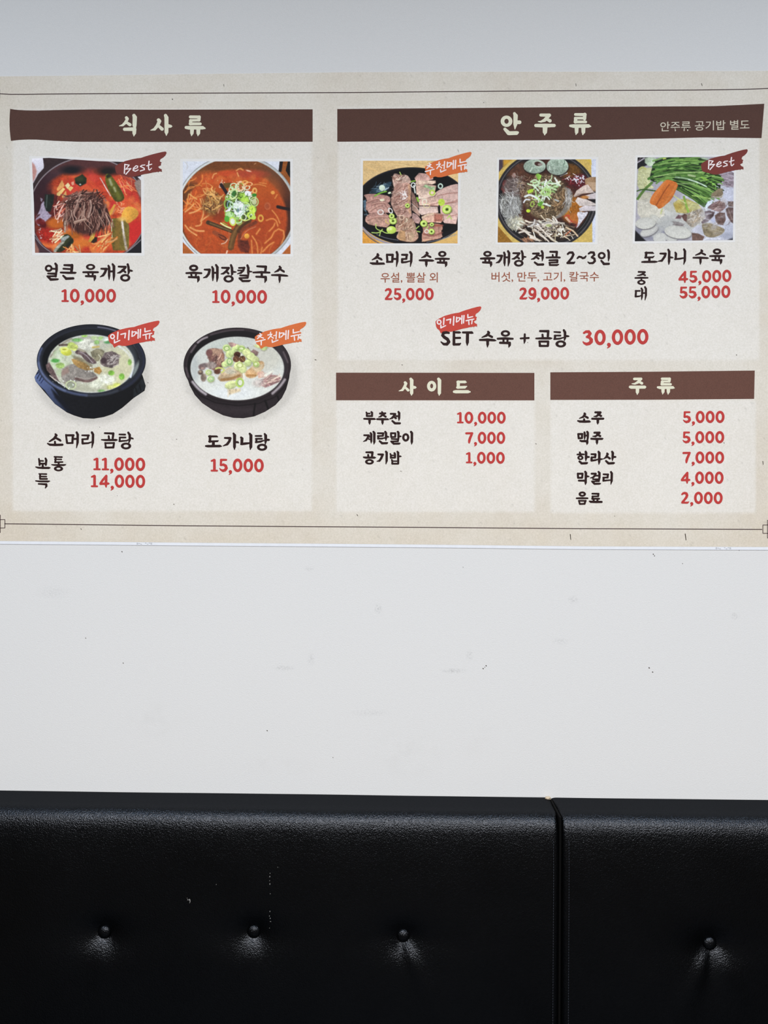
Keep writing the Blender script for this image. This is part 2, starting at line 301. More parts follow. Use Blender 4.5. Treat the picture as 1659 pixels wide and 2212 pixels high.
 ('dish_name', 'rice_wine', INK, 1235, 1000, 15.08, """
192 347 25 205 480 29; 195 352 27 350 350 27; 350 350 28 335 480 27; 205 484 25 335 482 25; 435 287 29 458 330 36 455 480 34 452 560 30; 490 435 26 535 440 21 566 445 7; 227 575 25 430 577 28; 450 572 35 450 640 33 440 708 6;
642 350 25 778 352 29; 775 354 30 745 420 30 690 473 25 595 490 5; 795 415 21 870 415 21; 870 292 27 900 330 34 898 480 32 890 530 25; 687 530 19 890 537 27; 888 535 25 880 590 25; 652 600 19 870 592 21; 660 612 21 730 668 31; 740 680 28 898 675 27 933 672 13;
1032 370 23 1183 377 26; 1175 376 28 1165 475 27; 1022 478 23 1165 473 23; 1035 482 29 1030 570 29; 1022 582 23 1120 570 23 1250 560 17; 1275 297 29 1300 340 34 1295 580 34 1270 698 6"""),
 ('dish_name', 'soft_drink', INK, 1235, 1000, 15.08, """
o 340 1015 114 80 53 30; 157 1150 21 340 1148 29 513 1150 21; 227 1227 19 260 1335 25; 230 1232 23 455 1234 23; 445 1234 27 415 1330 27; 260 1337 24 415 1332 25;
667 1000 22 868 1005 26; 865 1004 27 860 1085 25; 667 1090 21 865 1086 21; 675 1092 27 670 1170 25; 662 1165 25 888 1166 25; 710 1190 26 712 1240 26; 835 1190 26 832 1240 26; 577 1247 19 620 1266 31 800 1270 33 968 1270 29 990 1273 9"""),
]
# digits in a cell 100 high: width, strokes
DIGITS = {
 '0': (75, 'o 37.3 50 37 51.5 17.5 32'),
 '1': (57, '6 17 5.5 27 9 8; 29 11 9 29 90 9.5; 6 93 6 50 93 6'),
 '2': (70, '8 20 6 18 11 8 32 8 9 46 13 10 52 28 10 45 47 9.5 29 68 8.5 11 89 8; 9 93 7 55 93 7.5 66 86 3'),
 '3': (69, '8 17 6 22 9 8 40 9 9 49 22 10 42 37 9 27 45 6; 30 46 6 46 50 8 57 64 10.5 56 78 11 44 90 10 26 94 9 10 87 6 2 78 3'),
 '4': (83, '57 8 8 55 45 9.5 54 78 10 55 97 4.5; 56 8 7.5 30 40 8.5 9 68 7; 9 73 7.5 40 71 8.5 72 70 8 80 70 3'),
 '5': (67, '14 8 7 56 8 6.5; 16 9 8.5 12 49 6.5; 14 49 7 34 45 8.5 52 55 10 57 73 10.5 47 88 10 30 93 9 14 87 6 3 75 2'),
 '7': (66, '5 10.5 8 40 10 8 58 9 7.5; 58 10 8 48 32 9.5 38 54 10 32 75 10 30 90 7.5 31 98 3'),
 '9': (66, 'o 33 36 33 36 14 17; 57 38 9 57 60 10 53 77 10.5 43 89 10 28 94 8 12 89 5 2 80 2'),
 ',': (26, '13 100 11.5; 21 101 5 18 112 4.5 4 122 2.5'),
}
# text, left, right, top, bottom at the left end, top, bottom at the right end (flat units)
PRICES = [
 ('10,000', 133.5, 250.8, 625.0, 652.5, 625.0, 653.0), ('10,000', 459.0, 576.8, 627.0, 654.5, 627.5, 655.5),
 ('11,000', 202.4, 313.9, 988.5, 1015.5, 989.5, 1017.0), ('14,000', 197.0, 313.8, 1025.5, 1052.2, 1026.5, 1053.5),
 ('15,000', 455.6, 569.8, 991.0, 1018.5, 991.6, 1019.5), ('25,000', 831.2, 936.6, 623.0, 648.0, 623.0, 648.2),
 ('29,000', 1121.8, 1229.0, 621.8, 646.8, 620.8, 646.8), ('45,000', 1465.0, 1579.2, 586.2, 611.0, 583.4, 608.5),
 ('55,000', 1467.6, 1577.0, 619.8, 644.4, 617.0, 643.6), ('30,000', 1258.6, 1400.2, 714.0, 745.6, 711.4, 743.2),
 ('10,000', 987.4, 1092.0, 890.2, 914.4, 890.0, 914.6), ('7,000', 1006.0, 1091.0, 933.6, 957.8, 933.2, 958.4),
 ('1,000', 1006.6, 1090.0, 976.6, 1000.6, 976.8, 1001.4),
 ('5,000', 1475.0, 1564.4, 888.6, 913.4, 888.0, 913.2), ('5,000', 1474.0, 1563.8, 932.4, 957.0, 931.8, 957.0),
 ('7,000', 1474.8, 1563.6, 976.0, 1000.4, 975.8, 1000.8), ('4,000', 1470.2, 1562.4, 1019.4, 1044.0, 1019.0, 1044.8),
 ('2,000', 1470.8, 1560.4, 1063.0, 1087.4, 1063.0, 1088.4),
]
def price_strokes(p):
    txt, xl, xr, t0, b0, t1, b1 = p
    gap = 10.0; x = 0; out = []
    for k, ch in enumerate(txt):
        if ch == ',': x -= 1.5
        out.append((ch, x)); x += DIGITS[ch][0] + (8.0 if ch == ',' else gap)
    W = x - gap
    res = []
    for ch, x in out:
        sx = (xr - xl)/W
        def f(u, v, x=x):
            a = (x + u)/W
            return (xl + (x + u)*sx, (t0 + (t1 - t0)*a) + v/100*((b0 - t0)*(1 - a) + (b1 - t1)*a))
        sy = (b0 - t0 + b1 - t1)/200
        st = parse_strokes(DIGITS[ch][1])
        res += move_strokes(st, f, (sx, sy))
    return res
# small light lettering in a plain typeface: text, left, right, top, bottom, rise over its length, colour
SMALL = [
 ('안주류 공기밥 별도', 1426, 1618.5, 261.5, 282.5, -4.5, 'cream_thin'),
 ('우설, 뽈살 외', 822.3, 945.5, 589, 611.5, -0.5, 'brown'),
 ('버섯, 만두, 고기, 칼국수', 1061.5, 1293.5, 587.5, 609.5, -1.0, 'brown'),
]
BADGE = """112 520 160 475 230 435 400 360 600 310 720 288 830 275 945 235 1060 200 1230 155 1400 115 1500 100 1530 115 1530 150 1500 210 1440 265 1370 305 1350 345 1352 378 1385 390 1400 408 1378 425 1382 455 1375 482
1320 505 1303 525 1340 565 1405 590 1398 615 1412 655 1395 648 1385 662 1365 645 1320 655 1300 680 1285 655 1240 668 1160 675 1100 692 930 720 750 768 600 800 500 797 440 780 400 783 340 812 285 850 262 815 240 765 170 715 145 680 130 640"""
_v = [float(t) for t in BADGE.split()]
BADGE = [(_v[k], _v[k + 1]) for k in range(0, len(_v), 2)]
T_MENU = """780 395 17 775 535 19; 780 425 15 835 410 15 893 412 15; 893 415 15 845 500 14 810 525 14; 870 465 13 945 432 13; 948 350 18 940 585 17; 1010 345 18 995 565 17;
1130 315 17 1130 410 18 1280 375 14; 1075 500 17 1200 470 17 1318 450 14; 1155 500 15 1165 610 17; 1265 480 15 1250 590 15"""
T_POP = "o 235 540 72 76 36 42; 387 425 20 373 615 17; 290 630 18 290 712 18 438 645 14; 468 480 17 595 450 18; 595 452 18 577 575 17; 695 378 20 680 628 18; " + T_MENU
T_REC = """280 420 15 308 458 13; 225 495 15 330 460 14; 325 465 14 215 568 14; 292 520 13 372 552 14; 172 655 16 415 590 14; 315 630 16 312 738 15;
555 388 15 545 425 13; 482 468 15 585 440 13; 585 445 14 490 572 15; 552 498 13 622 552 15; 628 487 11 700 465 12; 703 378 17 690 580 15; 590 602 16 597 668 16 742 606 13; """ + T_MENU
T_BEST = """385 455 17 372 700 17; 392 458 14 505 475 14 412 590 13; 412 590 13 550 570 14 415 725 16; 622 592 13 735 545 13 742 505 13 695 492 13 622 560 15 612 620 15 675 645 15 752 605 13;
935 472 13 852 482 13 812 512 13 915 560 15 925 600 14 812 637 14; 1052 368 16 1035 500 16 1042 595 15 1065 613 14 1122 560 11; 985 497 13 1125 450 13"""
# badge: left, top of its cell, colour, lettering, x shift, y shift, x scale (12.76 cells per flat unit)
BADGES = [
 (240, 320, 'maroon', T_BEST, 0, 0, 1.0, 0), (225, 685, 'badge_red', T_POP, 0, 0, 1.0, 0), (540, 690, 'orange', T_REC, 22, -32, 1.0, -18),
 (905, 320, 'orange', T_REC, 52, 10, 0.905, -4), (1500, 315, 'maroon', T_BEST, 62, 0, 0.908, -50), (930, 655, 'badge_red', T_POP, 22, -10, 0.89, 0),
]
# ---------------------------------------------------------------- printed food pictures: small painter working on arrays
def hexc(c):
    if isinstance(c, str): return np.array([int(c[k:k + 2], 16) for k in (0, 2, 4)], float)
    return np.array(c, float)

def round_off(pts, closed, n=2):
    """corner cutting, so that hand-placed outlines come out curved"""
    for _ in range(n):
        out = [] if closed else [pts[0]]
        m = len(pts)
        for i in range(m if closed else m - 1):
            (a, b), (c, d) = pts[i], pts[(i + 1) % m]
            out += [(.75*a + .25*c, .75*b + .25*d), (.25*a + .75*c, .25*b + .75*d)]
        if not closed: out.append(pts[-1])
        pts = out
    return pts

class Picture:
    Q = 5.5
    clip = None
    def __init__(s, x0, y0, scale, W, H, bg, seed):
        s.x0, s.y0, s.scale = x0, y0, scale
        s.w, s.h = int(W/s.Q), int(H/s.Q)
        s.rng = np.random.default_rng(seed)
        s.A = np.empty((s.h, s.w, 3)); s.A[:] = hexc(bg)
        s.xs = (np.arange(s.w) + .5)*s.Q; s.ys = (np.arange(s.h) + .5)*s.Q
        s.N = [smooth_noise(s.h, s.w, c, s.rng)*2 - 1 for c in (2.2, 5, 14)]
    def win(s, a0, b0, a1, b1):
        i0, i1 = max(0, int(a0/s.Q) - 3), min(s.w, int(a1/s.Q) + 4)
        j0, j1 = max(0, int(b0/s.Q) - 3), min(s.h, int(b1/s.Q) + 4)
        if i1 <= i0 or j1 <= j0: return None
        X, Y = np.meshgrid(s.xs[i0:i1], s.ys[j0:j1])
        return (slice(j0, j1), slice(i0, i1)), X, Y
    def put(s, sl, X, Y, d, c, soft, a, g, n):
        al = np.clip(.5 - d/max(soft, 4.), 0, 1)*a
        if s.clip: al = al*np.clip(.5 - ell_sdf(X, Y, *s.clip)/12, 0, 1)
        col = np.broadcast_to(hexc(c), (*X.shape, 3)).copy()
        if g:   # gradient (direction degrees, amount) across the shape
            th = math.radians(g[0]); t = X*math.cos(th) + Y*math.sin(th)
            m = al > .05
            if m.any():
                lo, hi = t[m].min(), t[m].max()
                t = (t - lo)/(hi - lo + 1e-6)*2 - 1
                col *= (1 + g[1]*np.clip(t, -1, 1))[..., None]
        if n:
            nn = .55*s.N[1][sl] + .45*s.N[0][sl] + .4*s.N[2][sl]
            col *= (1 + n*nn)[..., None]
        s.A[sl] = s.A[sl]*(1 - al[..., None]) + np.clip(col, 0, 255)*al[..., None]
    def ell(s, cx, cy, rx, ry, c, ang=0, soft=8, a=1, g=None, n=0):
        r = max(rx, ry) + soft; q = s.win(cx - r, cy - r, cx + r, cy + r)
        if q: s.put(q[0], q[1], q[2], ell_sdf(q[1], q[2], cx, cy, rx, ry, math.radians(ang)), c, soft, a, g, n)
    def ring(s, cx, cy, rx, ry, w, c, ang=0, soft=6, a=1, g=None, n=0):
        r = max(rx, ry) + w + soft; q = s.win(cx - r, cy - r, cx + r, cy + r)
        if q: s.put(q[0], q[1], q[2], abs(ell_sdf(q[1], q[2], cx, cy, rx, ry, math.radians(ang))) - w/2, c, soft, a, g, n)
    def poly(s, pts, c, soft=8, a=1, g=None, n=0):
        if isinstance(pts, str):
            v = [float(t) for t in pts.split()]; pts = [(v[k], v[k + 1]) for k in range(0, len(v), 2)]
        if len(pts) > 8: pts = round_off(pts, True, 1)
        xs = [p[0] for p in pts]; ys = [p[1] for p in pts]
        q = s.win(min(xs) - soft, min(ys) - soft, max(xs) + soft, max(ys) + soft)
        if q: s.put(q[0], q[1], q[2], poly_sdf(q[1], q[2], pts), c, soft, a, g, n)
    def line(s, pts, w, c, soft=6, a=1, g=None, n=0, w1=None):
        if isinstance(pts, str):
            v = [float(t) for t in pts.split()]; pts = [(v[k], v[k + 1]) for k in range(0, len(v), 2)]
        w1 = w if w1 is None else w1
        if 2 < len(pts) < 6: pts = round_off(pts, False)
        xs = [p[0] for p in pts]; ys = [p[1] for p in pts]; m = max(w, w1) + soft
        q = s.win(min(xs) - m, min(ys) - m, max(xs) + m, max(ys) + m)
        if not q: return
        d = None; k = len(pts) - 1
        for i in range(k):
            r0 = (w + (w1 - w)*i/k)/2; r1 = (w + (w1 - w)*(i + 1)/k)/2
            e = seg_sdf(q[1], q[2], *pts[i], r0, *pts[i + 1], r1)
            d = e if d is None else np.minimum(d, e)
        s.put(q[0], q[1], q[2], d, c, soft, a, g, n)
    def curve(s, x, y, ang, L, w, c, bend=0, a=1, soft=6, w1=None, seg=6, wob=0):
        pts = [(x, y)]; th = math.radians(ang)
        for i in range(seg):
            x += math.cos(th)*L/seg; y += math.sin(th)*L/seg; pts.append((x, y))
            th += math.radians(bend)/seg + s.rng.normal()*wob
        s.line(pts, w, c, soft, a, w1=w1)
    def strands(s, n, cx, cy, rx, ry, ang, spread, L, w, cols, bend=30, wob=.15, a=.95, radial=False, w1=None):
        for i in range(n):
            t = s.rng.random()*6.283; r = math.sqrt(s.rng.random())
            x = cx + rx*r*math.cos(t); y = cy + ry*r*math.sin(t)
            an = (math.degrees(math.atan2(y - cy, x - cx)) if radial else ang) + s.rng.normal()*spread
            l = L*(.6 + .8*s.rng.random())
            x -= math.cos(math.radians(an))*l/2; y -= math.sin(math.radians(an))*l/2
            c = hexc(cols[s.rng.integers(len(cols))])*(1 + .12*s.rng.normal())
            s.curve(x, y, an, l, w*(.7 + .6*s.rng.random()), np.clip(c, 0, 255), bend*s.rng.normal(), a, wob=wob, w1=w1)
    def blobs(s, n, cx, cy, rx, ry, size, cols, a=.6, soft=30, asp=.6, nn=0, ang=None):
        for i in range(n):
            t = s.rng.random()*6.283; r = math.sqrt(s.rng.random()); z = size*(.5 + s.rng.random())
            s.ell(cx + rx*r*math.cos(t), cy + ry*r*math.sin(t), z, z*(asp + (1 - asp)*s.rng.random()), cols[s.rng.integers(len(cols))],
                  s.rng.random()*180 if ang is None else ang + s.rng.normal()*15, soft, a, n=nn)
    def rings(s, L, c_out, c_in, c_hole=None):
        for (cx, cy, r) in L:
            s.ell(cx, cy, r*1.12, r*1.05, (40, 45, 20), soft=14, a=.35)
            s.ell(cx, cy, r, r*.92, c_out, soft=6, g=(60, .15), n=.08)
            s.ell(cx, cy, r*.72, r*.64, c_in, soft=8)
            if c_hole is not None: s.ell(cx, cy, r*.34, r*.3, c_hole, soft=8)
    def finish(s, grain=.03, blur=.35, mottle=.05):
        A = s.A
        if blur:
            B = A.copy()
            B[1:-1, 1:-1] = (A[1:-1, 1:-1]*4 + (A[:-2, 1:-1] + A[2:, 1:-1] + A[1:-1, :-2] + A[1:-1, 2:])*2 + A[:-2, :-2] + A[2:, 2:] + A[:-2, 2:] + A[2:, :-2])/16
            A = A*(1 - blur) + B*blur
        A = A*(1 + grain*s.rng.normal(size=A.shape[:2])[..., None] + mottle*(s.N[0] + s.N[1])[..., None]*.6)
        m = A.mean(2, keepdims=True)
        A = m + (A - m)*.90; A = A + (A - 112)*.08
        s.A = np.clip(A, 0, 255)

def food_spicy_beef():
    p = Picture(60, 335, 6.506, 1659, 1464, '3a2a2c', 11)
    p.poly('40 30 215 40 235 130 225 190 150 270 80 400 40 400', 'd6d2dc', g=(90, -.12))
    p.poly('60 100 100 140 130 230 110 320 70 390 60 390', 'c48d84', soft=20)
    p.poly('215 40 500 40 260 170 230 150', '3b2a2b', n=.1)
    p.ell(850, 790, 830, 760, '8f8488', soft=8); p.ell(850, 793, 818, 746, '54373b', g=(20, .18), n=.08); p.clip = (850, 793, 814, 742)
    p.ell(700, 300, 520, 190, '6f4a4c', soft=160, a=.6); p.ell(980, 130, 330, 90, '5c3330', soft=90, a=.8)
    p.ell(300, 500, 260, 330, '3e262d', soft=160, a=.7)
    p.ell(860, 860, 770, 670, 'b8401f', soft=50, n=.15, g=(0, .1))
    p.ell(330, 800, 250, 330, '5a1f20', soft=150, a=.9, n=.2)
    p.ell(1000, 470, 520, 240, 'd2452a', soft=90, n=.18); p.ell(820, 290, 260, 70, 'cc5a28', soft=60, a=.8)
    p.blobs(70, 950, 480, 560, 260, 60, ['e0512f', 'c93524', 'ee6a35', 'd83b38', 'b93a20'], .55)
    p.blobs(60, 1300, 900, 280, 420, 60, ['e5562f', 'd02f2c', 'ee7a3c', 'f08a48'], .55)
    p.blobs(60, 700, 1230, 560, 150, 60, ['f07c35', 'e4572b', 'cf2f28', 'f59a50'], .6)
    p.ell(820, 120, 640, 110, '5a3332', soft=120, a=.85); p.ell(150, 560, 170, 330, '3a2028', soft=120, a=.9)
    p.ell(1530, 1100, 130, 200, 'd22a26', soft=70); p.ell(300, 1130, 170, 110, 'b3281c', soft=70, n=.2)
    p.ell(410, 960, 150, 80, 'c8641f', soft=50); p.ell(640, 1130, 120, 60, 'b9611c', soft=50); p.ell(740, 1240, 150, 60, 'dd742a', soft=50)
    p.ell(620, 215, 150, 60, '1d1a1f', soft=60); p.ell(1130, 230, 140, 60, '241c1a', soft=60)
    # glare on the broth at the left
    p.poly('190 690 235 640 250 720 300 830 350 850 260 930 170 1010 120 960 110 900 160 860 190 820 130 850 120 880 180 760', 'a89aae', soft=14, n=.12)
    p.poly('180 600 215 620 200 660 185 650', '8c7f8e'); p.blobs(9, 200, 1100, 60, 110, 12, ['c9b0b2', 'd8c8c8'], .9, 6, .3)
    p.blobs(10, 190, 960, 60, 70, 28, ['5a1416', '7a1c1c'], .8, 14)
    p.strands(24, 430, 790, 110, 130, 130, 14, 150, 12, ['e09a80', 'c2573e', 'f0c0b0', '9c3a28'], 25)
    p.strands(26, 1400, 430, 170, 110, 40, 22, 110, 10, ['f08048', 'f5a070', 'd85a35'], 25)
    p.strands(20, 1280, 750, 80, 90, 120, 60, 70, 10, ['f09060', 'f5b080', 'e06a40'], 60)
    # vegetables
    p.poly('665 330 770 270 830 330 825 400 740 445 672 400', '27301c', soft=14, n=.2); p.ell(740, 415, 14, 10, 'c8c8c8', soft=8); p.ell(730, 340, 60, 30, '3a4426', soft=30)
    p.poly('245 555 375 555 360 690 320 800 265 790 232 700', '232a24', soft=14, n=.15); p.line('275 570 262 740', 14, '56625c', 14)
    p.poly('410 480 485 350 510 405 520 440 425 510', 'e8a45c', soft=8, g=(90, .1)); p.poly('410 540 500 460 530 480 450 580 410 570', 'f0c878', g=(0, .1)); p.poly('480 590 540 500 550 570 500 610', 'e0a860')
    p.poly('525 430 570 390 600 430 560 480', 'f0dca0'); p.poly('560 470 610 440 645 460 600 515', 'ecc878'); p.poly('610 390 650 370 655 420 625 430', 'e8a080')
    p.poly('1095 270 1150 262 1230 360 1310 480 1365 590 1340 650 1240 665 1190 600 1130 480 1090 370', '5d5a1c', soft=12, n=.12, g=(40, -.2))
    p.line('1150 340 1230 480 1290 610', 60, '7a7a2e', 40, .7); p.line('1155 350 1180 420', 30, 'b0b090', 24, .8); p.line('1215 460 1235 510', 26, 'b8b890', 20, .8)
    p.line('1020 325 1070 410 1165 575', 14, 'd9b8ac', 8); p.line('1075 420 1130 520', 10, 'f0e0d8', 6); p.poly('1100 300 1140 260 1180 300 1120 330', '2c3018', soft=16)
    p.poly('1190 890 1380 890 1430 1000 1425 1290 1390 1345 1200 1340 1170 1200 1168 1000', '77662a', soft=12, n=.12, g=(0, .1)); p.poly('1240 900 1300 900 1290 1330 1220 1330', '8c6a2c', soft=30, a=.8)
    p.line('1195 910 1175 1030 1192 1180', 12, 'd8c8a0', 10); p.line('1325 905 1345 1080 1370 1230 1390 1330', 34, 'b9a894', 14, n=.25); p.line('1330 920 1350 1100', 16, 'f0e8e0', 10, .8)
    p.poly('1390 720 1500 735 1570 810 1540 880 1470 930 1430 960 1390 960 1370 900 1310 900 1330 800', 'eaa63e', soft=14, n=.06, g=(30, -.12)); p.ell(1330, 900, 60, 30, 'f2c060', soft=30, a=.8)
    p.poly('1215 690 1240 700 1180 840 1120 850 1150 800', 'dca040'); p.poly('1100 860 1160 850 1100 975 1055 950', 'd6ae38', soft=8, g=(90, -.1))
    p.poly('455 1170 520 1110 590 1120 650 1200 640 1250 560 1300 470 1370 380 1365 420 1290 500 1220', '353a22', soft=12, n=.2); p.line('500 1220 430 1290 385 1350', 40, 'a8a898', 16, n=.3); p.poly('460 1170 570 1130 590 1150 520 1210 470 1215', '9aa09a', soft=10, n=.2); p.line('620 1200 560 1290', 50, '22281c', 24, .8)
    p.strands(16, 410, 1140, 80, 60, 140, 15, 120, 16, ['f5c090', 'f8d8b0', 'e88050'], 30)
    p.strands(26, 1080, 1240, 120, 110, 130, 18, 150, 18, ['f08a3c', 'f8a860', 'e05a2c', 'f4b070'], 25)
    p.strands(14, 640, 1340, 120, 40, 60, 30, 100, 14, ['f5a050', 'f8c080', 'e06030'], 25)
    p.poly('925 1150 980 1160 975 1220 930 1240 890 1230', '33261c', soft=14)
    p.poly('925 1050 960 1070 935 1170 880 1230 855 1215 880 1140', 'd8a53e', soft=8, g=(0, .12)); p.line('920 1080 905 1150', 8, 'f4dc90', 6)
    # shredded beef heap
    p.ell(830, 830, 290, 300, '4c2c26', soft=60, n=.25); p.ell(800, 640, 200, 130, '7e5a4c', soft=60)
    dark = ['3a1f1b', '2c1613', '4e2c24']; mid = ['7e5448', '8e6254', '6c463a', '9a7062', '865c50']; lite = ['b98f7d', 'dcb6a2', 'ae8674']
    p.strands(60, 840, 850, 240, 230, 90, 20, 170, 16, dark, 25, a=.8)
    p.strands(46, 850, 620, 230, 90, 150, 28, 150, 13, mid, 35); p.strands(30, 850, 620, 230, 90, 150, 28, 140, 9, dark, 35); p.strands(44, 640, 640, 90, 80, 140, 14, 170, 11, mid + lite, 30); p.strands(20, 640, 660, 90, 80, 140, 14, 150, 8, dark, 30)
    for sgn, n, cols, w in ((1, 40, mid, 14), (1, 34, dark, 15), (1, 30, mid, 12), (1, 22, dark, 9), (1, 30, lite, 7)):
        for i in range(n):
            u = p.rng.random(); x = 560 + 560*u; y = 650 + 150*abs(u - .5) + p.rng.random()*190
            p.curve(x, y, 90 - (u - .5)*60 + p.rng.normal()*14, 130 + 150*p.rng.random(), w*(.7 + .6*p.rng.random()), np.clip(hexc(cols[i % len(cols)])*(1 + .1*p.rng.normal()), 0, 255), (u - .5)*90, .95, wob=.12)
    p.line('660 950 740 925 815 905', 36, 'a5806e', 8); p.line('665 940 740 915 810 900', 10, 'd0b09c', 6); p.line('740 560 700 680 640 830 690 900', 16, 'b08c7c', 6); p.line('880 640 900 740 850 880', 20, 'b99686', 6)
    p.line('1100 700 1070 800 1040 890', 22, '8e6858', 6); p.line('545 730 548 900 560 1000', 14, '9c7868', 6); p.line('530 940 525 1080', 26, 'a08a7a', 10, n=.3); p.ell(1015, 790, 20, 45, '2a1a16', soft=12); p.ell(740, 715, 18, 30, '2a1815', soft=12)
    p.clip = None
    p.poly('1500 390 1560 340 1659 400 1659 640 1580 590 1520 470', '97847a', soft=16, n=.1); p.poly('1545 310 1600 300 1600 370', 'e0e0e4')
    p.poly('40 1140 110 1170 340 1375 40 1375', '4a3238', soft=8); p.line('108 1160 200 1280 340 1375', 9, '9a9096', 6); p.poly('90 1180 160 1330 160 1400 90 1400', '9c6a5c', soft=20)
    p.poly('1600 1190 1480 1300 1380 1375 1620 1400', '1e1c22', soft=8); p.line('1590 1195 1490 1290 1390 1368', 12, '8c8488', 6)
    p.finish()
    return p

def food_knife_noodles():
    p = Picture(382, 335, 6.506, 1659, 1464, 'd9dde6', 12)
    p.line('110 90 160 150 140 200', 14, 'c4c0b8', 14, .6)
    p.poly('1450 60 1659 60 1659 700 1560 420 1430 240', '9a5420', soft=6, n=.08); p.poly('1450 60 1500 60 1470 240 1430 240', '1e1a1c'); p.poly('1570 60 1659 60 1659 320 1590 320 1530 220', '1c1714')
    p.poly('60 1200 260 1400 60 1400', 'b8622a', n=.06); p.poly('1620 1230 1470 1400 1659 1400', 'b8622a')
    p.ell(835, 790, 850, 790, '9a9c9a', soft=6); p.ell(835, 790, 838, 778, 'c8ccc8', soft=6, g=(0, -.1)); p.ell(835, 792, 812, 752, '7c4520', soft=8, g=(0, .12), n=.05)
    p.clip = (835, 792, 808, 748); p.ell(1400, 420, 300, 300, '6c4630', soft=200, a=.8); p.ell(1540, 900, 120, 500, '43261e', soft=110, a=.9); p.ell(330, 280, 200, 90, '8a5428', soft=90, a=.8)
    p.ell(815, 900, 735, 690, 'c4501f', soft=36, n=.06, g=(90, -.06)); p.ell(900, 560, 560, 300, 'c0561f', soft=160, a=.8); p.ell(1250, 1000, 280, 380, 'b0441c', soft=150, a=.7)
    p.ell(500, 330, 300, 90, 'cc5522', soft=70, a=.9, n=.1); p.ell(1000, 270, 260, 60, 'b8462c', soft=50, a=.9); p.ell(700, 265, 120, 40, 'd04c24', soft=30, a=.8)
    p.blobs(30, 850, 340, 480, 70, 36, ['dc6630', 'c8401c', 'e07838'], .4, 24)
    nood = ['e8893c', 'e27a30', 'f0a058', 'd8702a']
    p.strands(22, 300, 480, 210, 130, -35, 24, 130, 16, nood, 40, a=.55); p.strands(16, 240, 680, 120, 90, 60, 40, 130, 18, nood, 60, a=.7)
    for q, w in (('120 800 200 740 240 690', 26), ('180 820 260 800 340 750', 28), ('330 620 370 720 380 830 340 930', 24), ('340 930 420 870 480 830', 24), ('120 990 170 1060 280 1130', 26), ('190 1020 280 1070 380 1070', 30), ('270 1000 340 990 350 940', 22), ('500 330 520 270 560 260', 18), ('840 220 880 190 930 210', 18), ('850 250 870 300', 20)):
        p.line(q, w, 'e88c44', 16, .8); p.line(q, w*.4, 'f8c484', 10, .75)
    for q, w in (('1260 920 1340 890 1400 920 1420 1000', 24), ('1340 780 1410 860 1450 960', 22), ('1300 1070 1360 1010 1380 960', 24), ('1240 1240 1330 1160 1370 1080 1430 1040 1500 1070 1510 1150 1440 1330', 26), ('1210 1360 1290 1270 1360 1230', 28), ('1060 1140 1130 1240 1140 1380', 24), ('1120 1110 1170 1040', 28), ('1050 1200 1060 1380', 20), ('1380 610 1410 560', 20), ('1080 420 1160 410 1250 440', 18), ('1160 390 1260 405', 14), ('900 190 930 215', 20), ('1200 1300 1180 1390', 22)):
        p.line(q, w, 'e07e34', 16, .75); p.line(q, w*.35, 'f4a864', 10, .7)
    p.ell(1010, 225, 40, 12, 'e8b090', 15); p.ell(200, 322, 16, 8, 'f0c8a0'); p.ell(1100, 125, 18, 6, 'c89068', 150)
    p.blobs(9, 760, 380, 260, 40, 7, ['f8d8b0'], .9, 5)
    # meat strands left of the onions
    p.ell(510, 700, 150, 170, '7a4a22', soft=60, n=.2, a=.9); p.strands(60, 510, 680, 120, 130, 60, 50, 130, 12, ['a5783c', '8a6038', 'c09050', '6a4428', 'd6a25e'], 60)
    p.strands(14, 470, 560, 90, 60, 60, 60, 120, 14, ['e8a860', 'f0b870', 'd89048'], 60); p.line('375 500 400 550 460 560', 16, 'e8a860', 6); p.line('470 520 500 560 545 620', 18, 'f0b060', 6); p.line('620 390 590 460 625 460 655 400 620 385', 10, 'e8c8b0', 6)
    p.poly('600 760 660 720 680 900 600 960 500 900', '8a3418', soft=40, a=.7)
    p.line('625 420 680 500 730 590', 46, '2e1e22', 8); p.poly('650 400 760 390 750 460 680 470', '6e5020', soft=14)
    for _ in range(26):
        p.curve(200 + p.rng.random()*1300, 950 + p.rng.random()*400, p.rng.random()*180, 160, 16, 'd87838', 90*p.rng.normal(), .35, 16)
    # bracken stems
    p.line('440 950 580 1000 780 1080', 60, '4c3620', 10, w1=46, n=.12); p.line('470 960 600 1010 760 1070', 16, '8a7040', 14, .8)
    p.line('760 1300 790 1150 870 990 1010 920', 84, '6a4622', 10, n=.1); p.line('750 1290 790 1130 860 1000 960 940', 30, '8e6636', 26, .8); p.line('880 1240 880 1120 930 1040 1110 950', 50, '7a3a22', 12, .9, n=.12); p.line('1110 1010 980 1060 900 1180', 12, 'c8805c', 10, .8)
    p.poly('850 1270 900 1200 1000 1200 1030 1300 1010 1380 900 1360', '6a2c1c', soft=24, n=.2); p.line('1010 920 860 1060 870 1080', 40, '4a2e18', 16, .7)
    p.line('530 1090 640 1150 690 1190', 60, '9c4a28', 12); p.line('590 1120 680 1150 700 1190 640 1190 600 1150', 14, '5c2818', 8); p.line('630 1250 680 1240 715 1190', 14, 'e8b898', 8); p.line('735 1080 740 1200', 12, 'b87050', 10, .7)
    p.ell(985, 1140, 36, 36, 'eea63c', soft=10, g=(60, -.1)); p.ell(1350, 530, 28, 26, 'f0a048', soft=10); p.ring(1180, 890, 32, 40, 22, 'e0a040'); p.ring(1275, 720, 36, 44, 18, 'c0623c', a=.8); p.ell(1270, 720, 26, 30, 'a85030', soft=12, a=.8)
